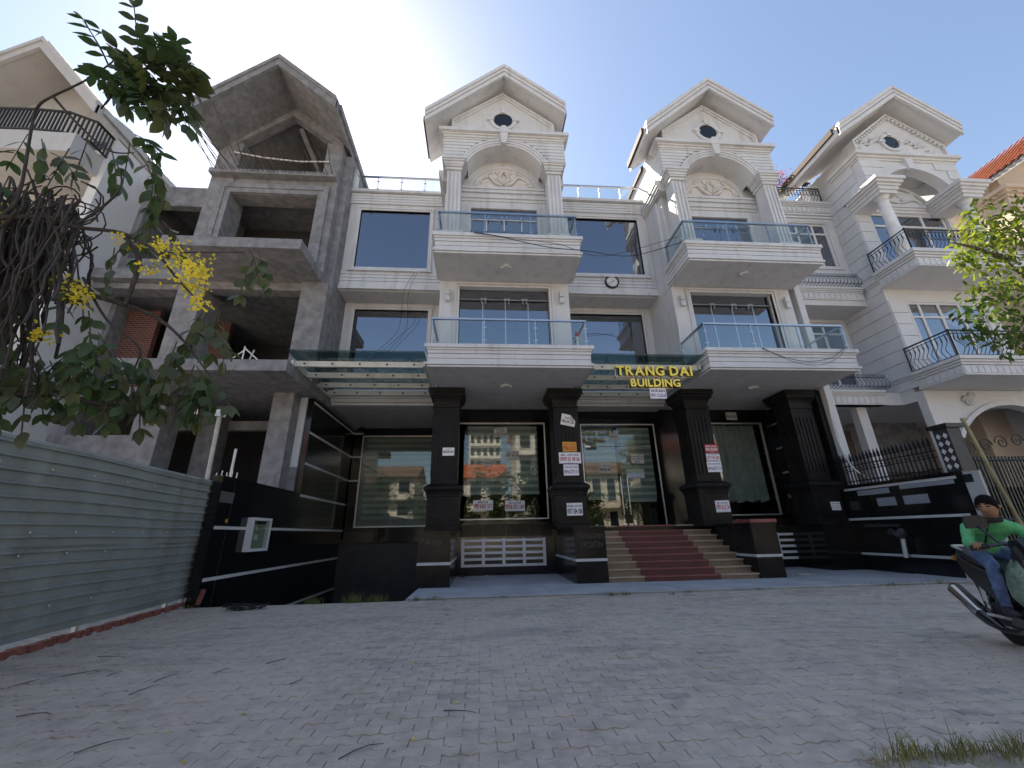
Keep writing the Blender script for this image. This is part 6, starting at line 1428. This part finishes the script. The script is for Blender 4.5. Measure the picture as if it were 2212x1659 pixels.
for x, h in ((2.45, .24), (2.62, .27), (2.85, .30), (3.2, .20)):
    tuft(m, x, 2.85, 3, h, .01, rw)
m.build('grass', GRS, kind='stuff', label='clump of dry green grass growing at the paving edge')
TWG = M('dry_twig', (.10, .085, .075), .9, .3, 8); DRY = leaf_mat('dry_leaf', (.16, .11, .06), (.22, .15, .08), .2)
TW = [((-2.64, 3.53), (-2.44, 3.72)), ((-3.18, 4.99), (-3.10, 5.22)), ((-2.73, 5.17), (-2.66, 5.35)), ((-3.14, 4.64), (-3.06, 4.9)), ((-.87, 3.25), (-.63, 3.42)), ((-.28, 3.92), (-.02, 3.84)), ((-1.79, 4.73), (-1.72, 4.88)), ((-2.35, 5.47), (-2.22, 5.63)), ((-3.68, 4.24), (-3.42, 4.25)), ((-3.81, 5.25), (-3.78, 5.39)), ((-4.3, 5.3), (-4.0, 5.5)), ((-4.6, 6.1), (-4.2, 6.0)), ((-4.5, 5.0), (-4.45, 5.25))]
TWL = ['curved dry twig', 'short straight dry twig', 'thin forked dry twig', 'bent dry twig', 'hooked dark twig', 'long flat dry twig', 'small crooked twig', 'slender grey twig', 'long dry pod stalk', 'stubby dry twig', 'bowed dry twig', 'rough dry twig', 'tiny dry twig']
TWP = ['beside two fallen yellow petals', 'on the paving below the fence', 'on the paving near a white scrap', 'on paving by the fence side', 'near the pale yellow petal in mid pavement', 'a step from the lone petal in mid pavement', 'on a dark paving stain', 'on paving toward the basement ramp', 'under the tree by the fence', 'close to the fence bricks', 'under the vine tangle', 'against the brick row of the fence', 'under the drooping boughs']
for i, ((xa, ya), (xb, yb)) in enumerate(TW):
    dx, dy = xb-xa, yb-ya; o = rw.uniform(-.25, .25); m = MB().tube([(xa, ya, .006), (xa+dx*.35-dy*o*.5, ya+dy*.35+dx*o*.5, .012), (xa+dx*.7-dy*o*.6, ya+dy*.7+dx*o*.6, .014), (xb, yb, .008)], [.004, .004, .003, .002], 5)
    m.solo('twig', TWG, TWL[i]+' lying '+TWP[i], 'twig')
PTL = ['three-petalled yellow flower fallen in the middle of the paving', 'small yellow petal on paving beside a dry twig', 'pale yellow petal on paving near the hooked twig', 'pale petal on paving by the curved twig', 'pale yellow petal on paving between two twigs', 'whitish petal on paving below the fence', 'cream scrap of petal at the street side of paving']
for i, (x, y) in enumerate(((-.71, 5.26), (-.19, 4.06), (-.44, 3.45), (-2.23, 3.80), (-1.86, 4.07), (-3.46, 5.51), (-1.83, 3.32))):
    m = MB()
    for k in range(3 if i == 0 else 2): a = k*2.1+i; r_ = .022; d = Vector((math.cos(a), math.sin(a), .25))*r_; e = Vector((-math.sin(a), math.cos(a), .1))*r_*.6; p = Vector((x, y, .006)); m.quad(p, p+d*.6+e, p+d*1.3, p+d*.6-e)
    m.solo('petal', YEL, PTL[i], 'petal')
m = MB()
for i in range(260):
    x, y = rw.uniform(-5.4, 7), rw.uniform(2.8, 9.8); 
    if rw.random() < .5: x = rw.uniform(-5.4, -1.5); y = rw.uniform(3.5, 9)
    p = Vector((x, y, .004)); a = rw.uniform(0, 6.28); d = Vector((math.cos(a), math.sin(a), .15))*rw.uniform(.006, .02); e = Vector((-math.sin(a), math.cos(a), .1))*d.length*.4; m.quad(p-d, p+e, p+d, p-e)
m.build('leaf_litter', DRY, kind='stuff', label='scattered crumbs of dry leaves over the paving')
m = MB()
for k in range(7): r_ = .17+.02*k; m.tube([(-4.58+r_*1.5*math.cos(a*.35+k), 9.36+r_*.6*math.sin(a*.35+k), .015+.012*k+.02*math.sin(a+k)) for a in range(17)], .009, 4)
m.solo('cable_coil', CAB, 'loose coil of black cable lying at the ramp edge', 'cable')
PLB = M('white_plastic', (.6, .6, .58), .4, .1, 6)
def crumple(x, y, z, rx, ry, rz, seed, nm, mat, label, cat):
    rn = random.Random(seed); m = MB()
    for i in range(6):
        th = math.pi*i/5
        for j in range(9): ph = 2*math.pi*j/9; k = 1+rn.uniform(-.3, .3); m.v.append((x+rx*math.sin(th)*math.cos(ph)*k, y+ry*math.sin(th)*math.sin(ph)*k, z+rz*(1+math.cos(th)*k*.9)))
    for i in range(5):
        for j in range(9): m.f.append((i*9+j, i*9+(j+1) % 9, (i+1)*9+(j+1) % 9, (i+1)*9+j))
    return m.solo(nm, mat, label, cat)
crumple(7.95, 12.75, 1.46, .13, .10, .06, 3, 'plastic_bag', PLB, 'white plastic bag left on granite block beside the steps', 'bag')
crumple(-.57, 14.6, .014, .10, .08, .03, 5, 'rubbish', M('dark_red_rag', (.14, .03, .03), .8, .2, 6), 'crumpled dark red rag on the apron before the vent', 'rag')
crumple(.2, 14.62, .014, .04, .03, .02, 6, 'cup', PLB, 'tiny white crumpled cup near the vent grille', 'litter')
MB().box(9.3, 9.66, 12.48, 12.6, .013, .03).solo('paper_sheet', PLB, 'folded white paper on the driveway beside the steps block', 'paper')
box_ = crumple(3.3, 12.0, 1.447, .05, .04, .03, 8, 'foil_scrap', STEEL, 'small crumpled foil on the granite block between vent and steps', 'foil')
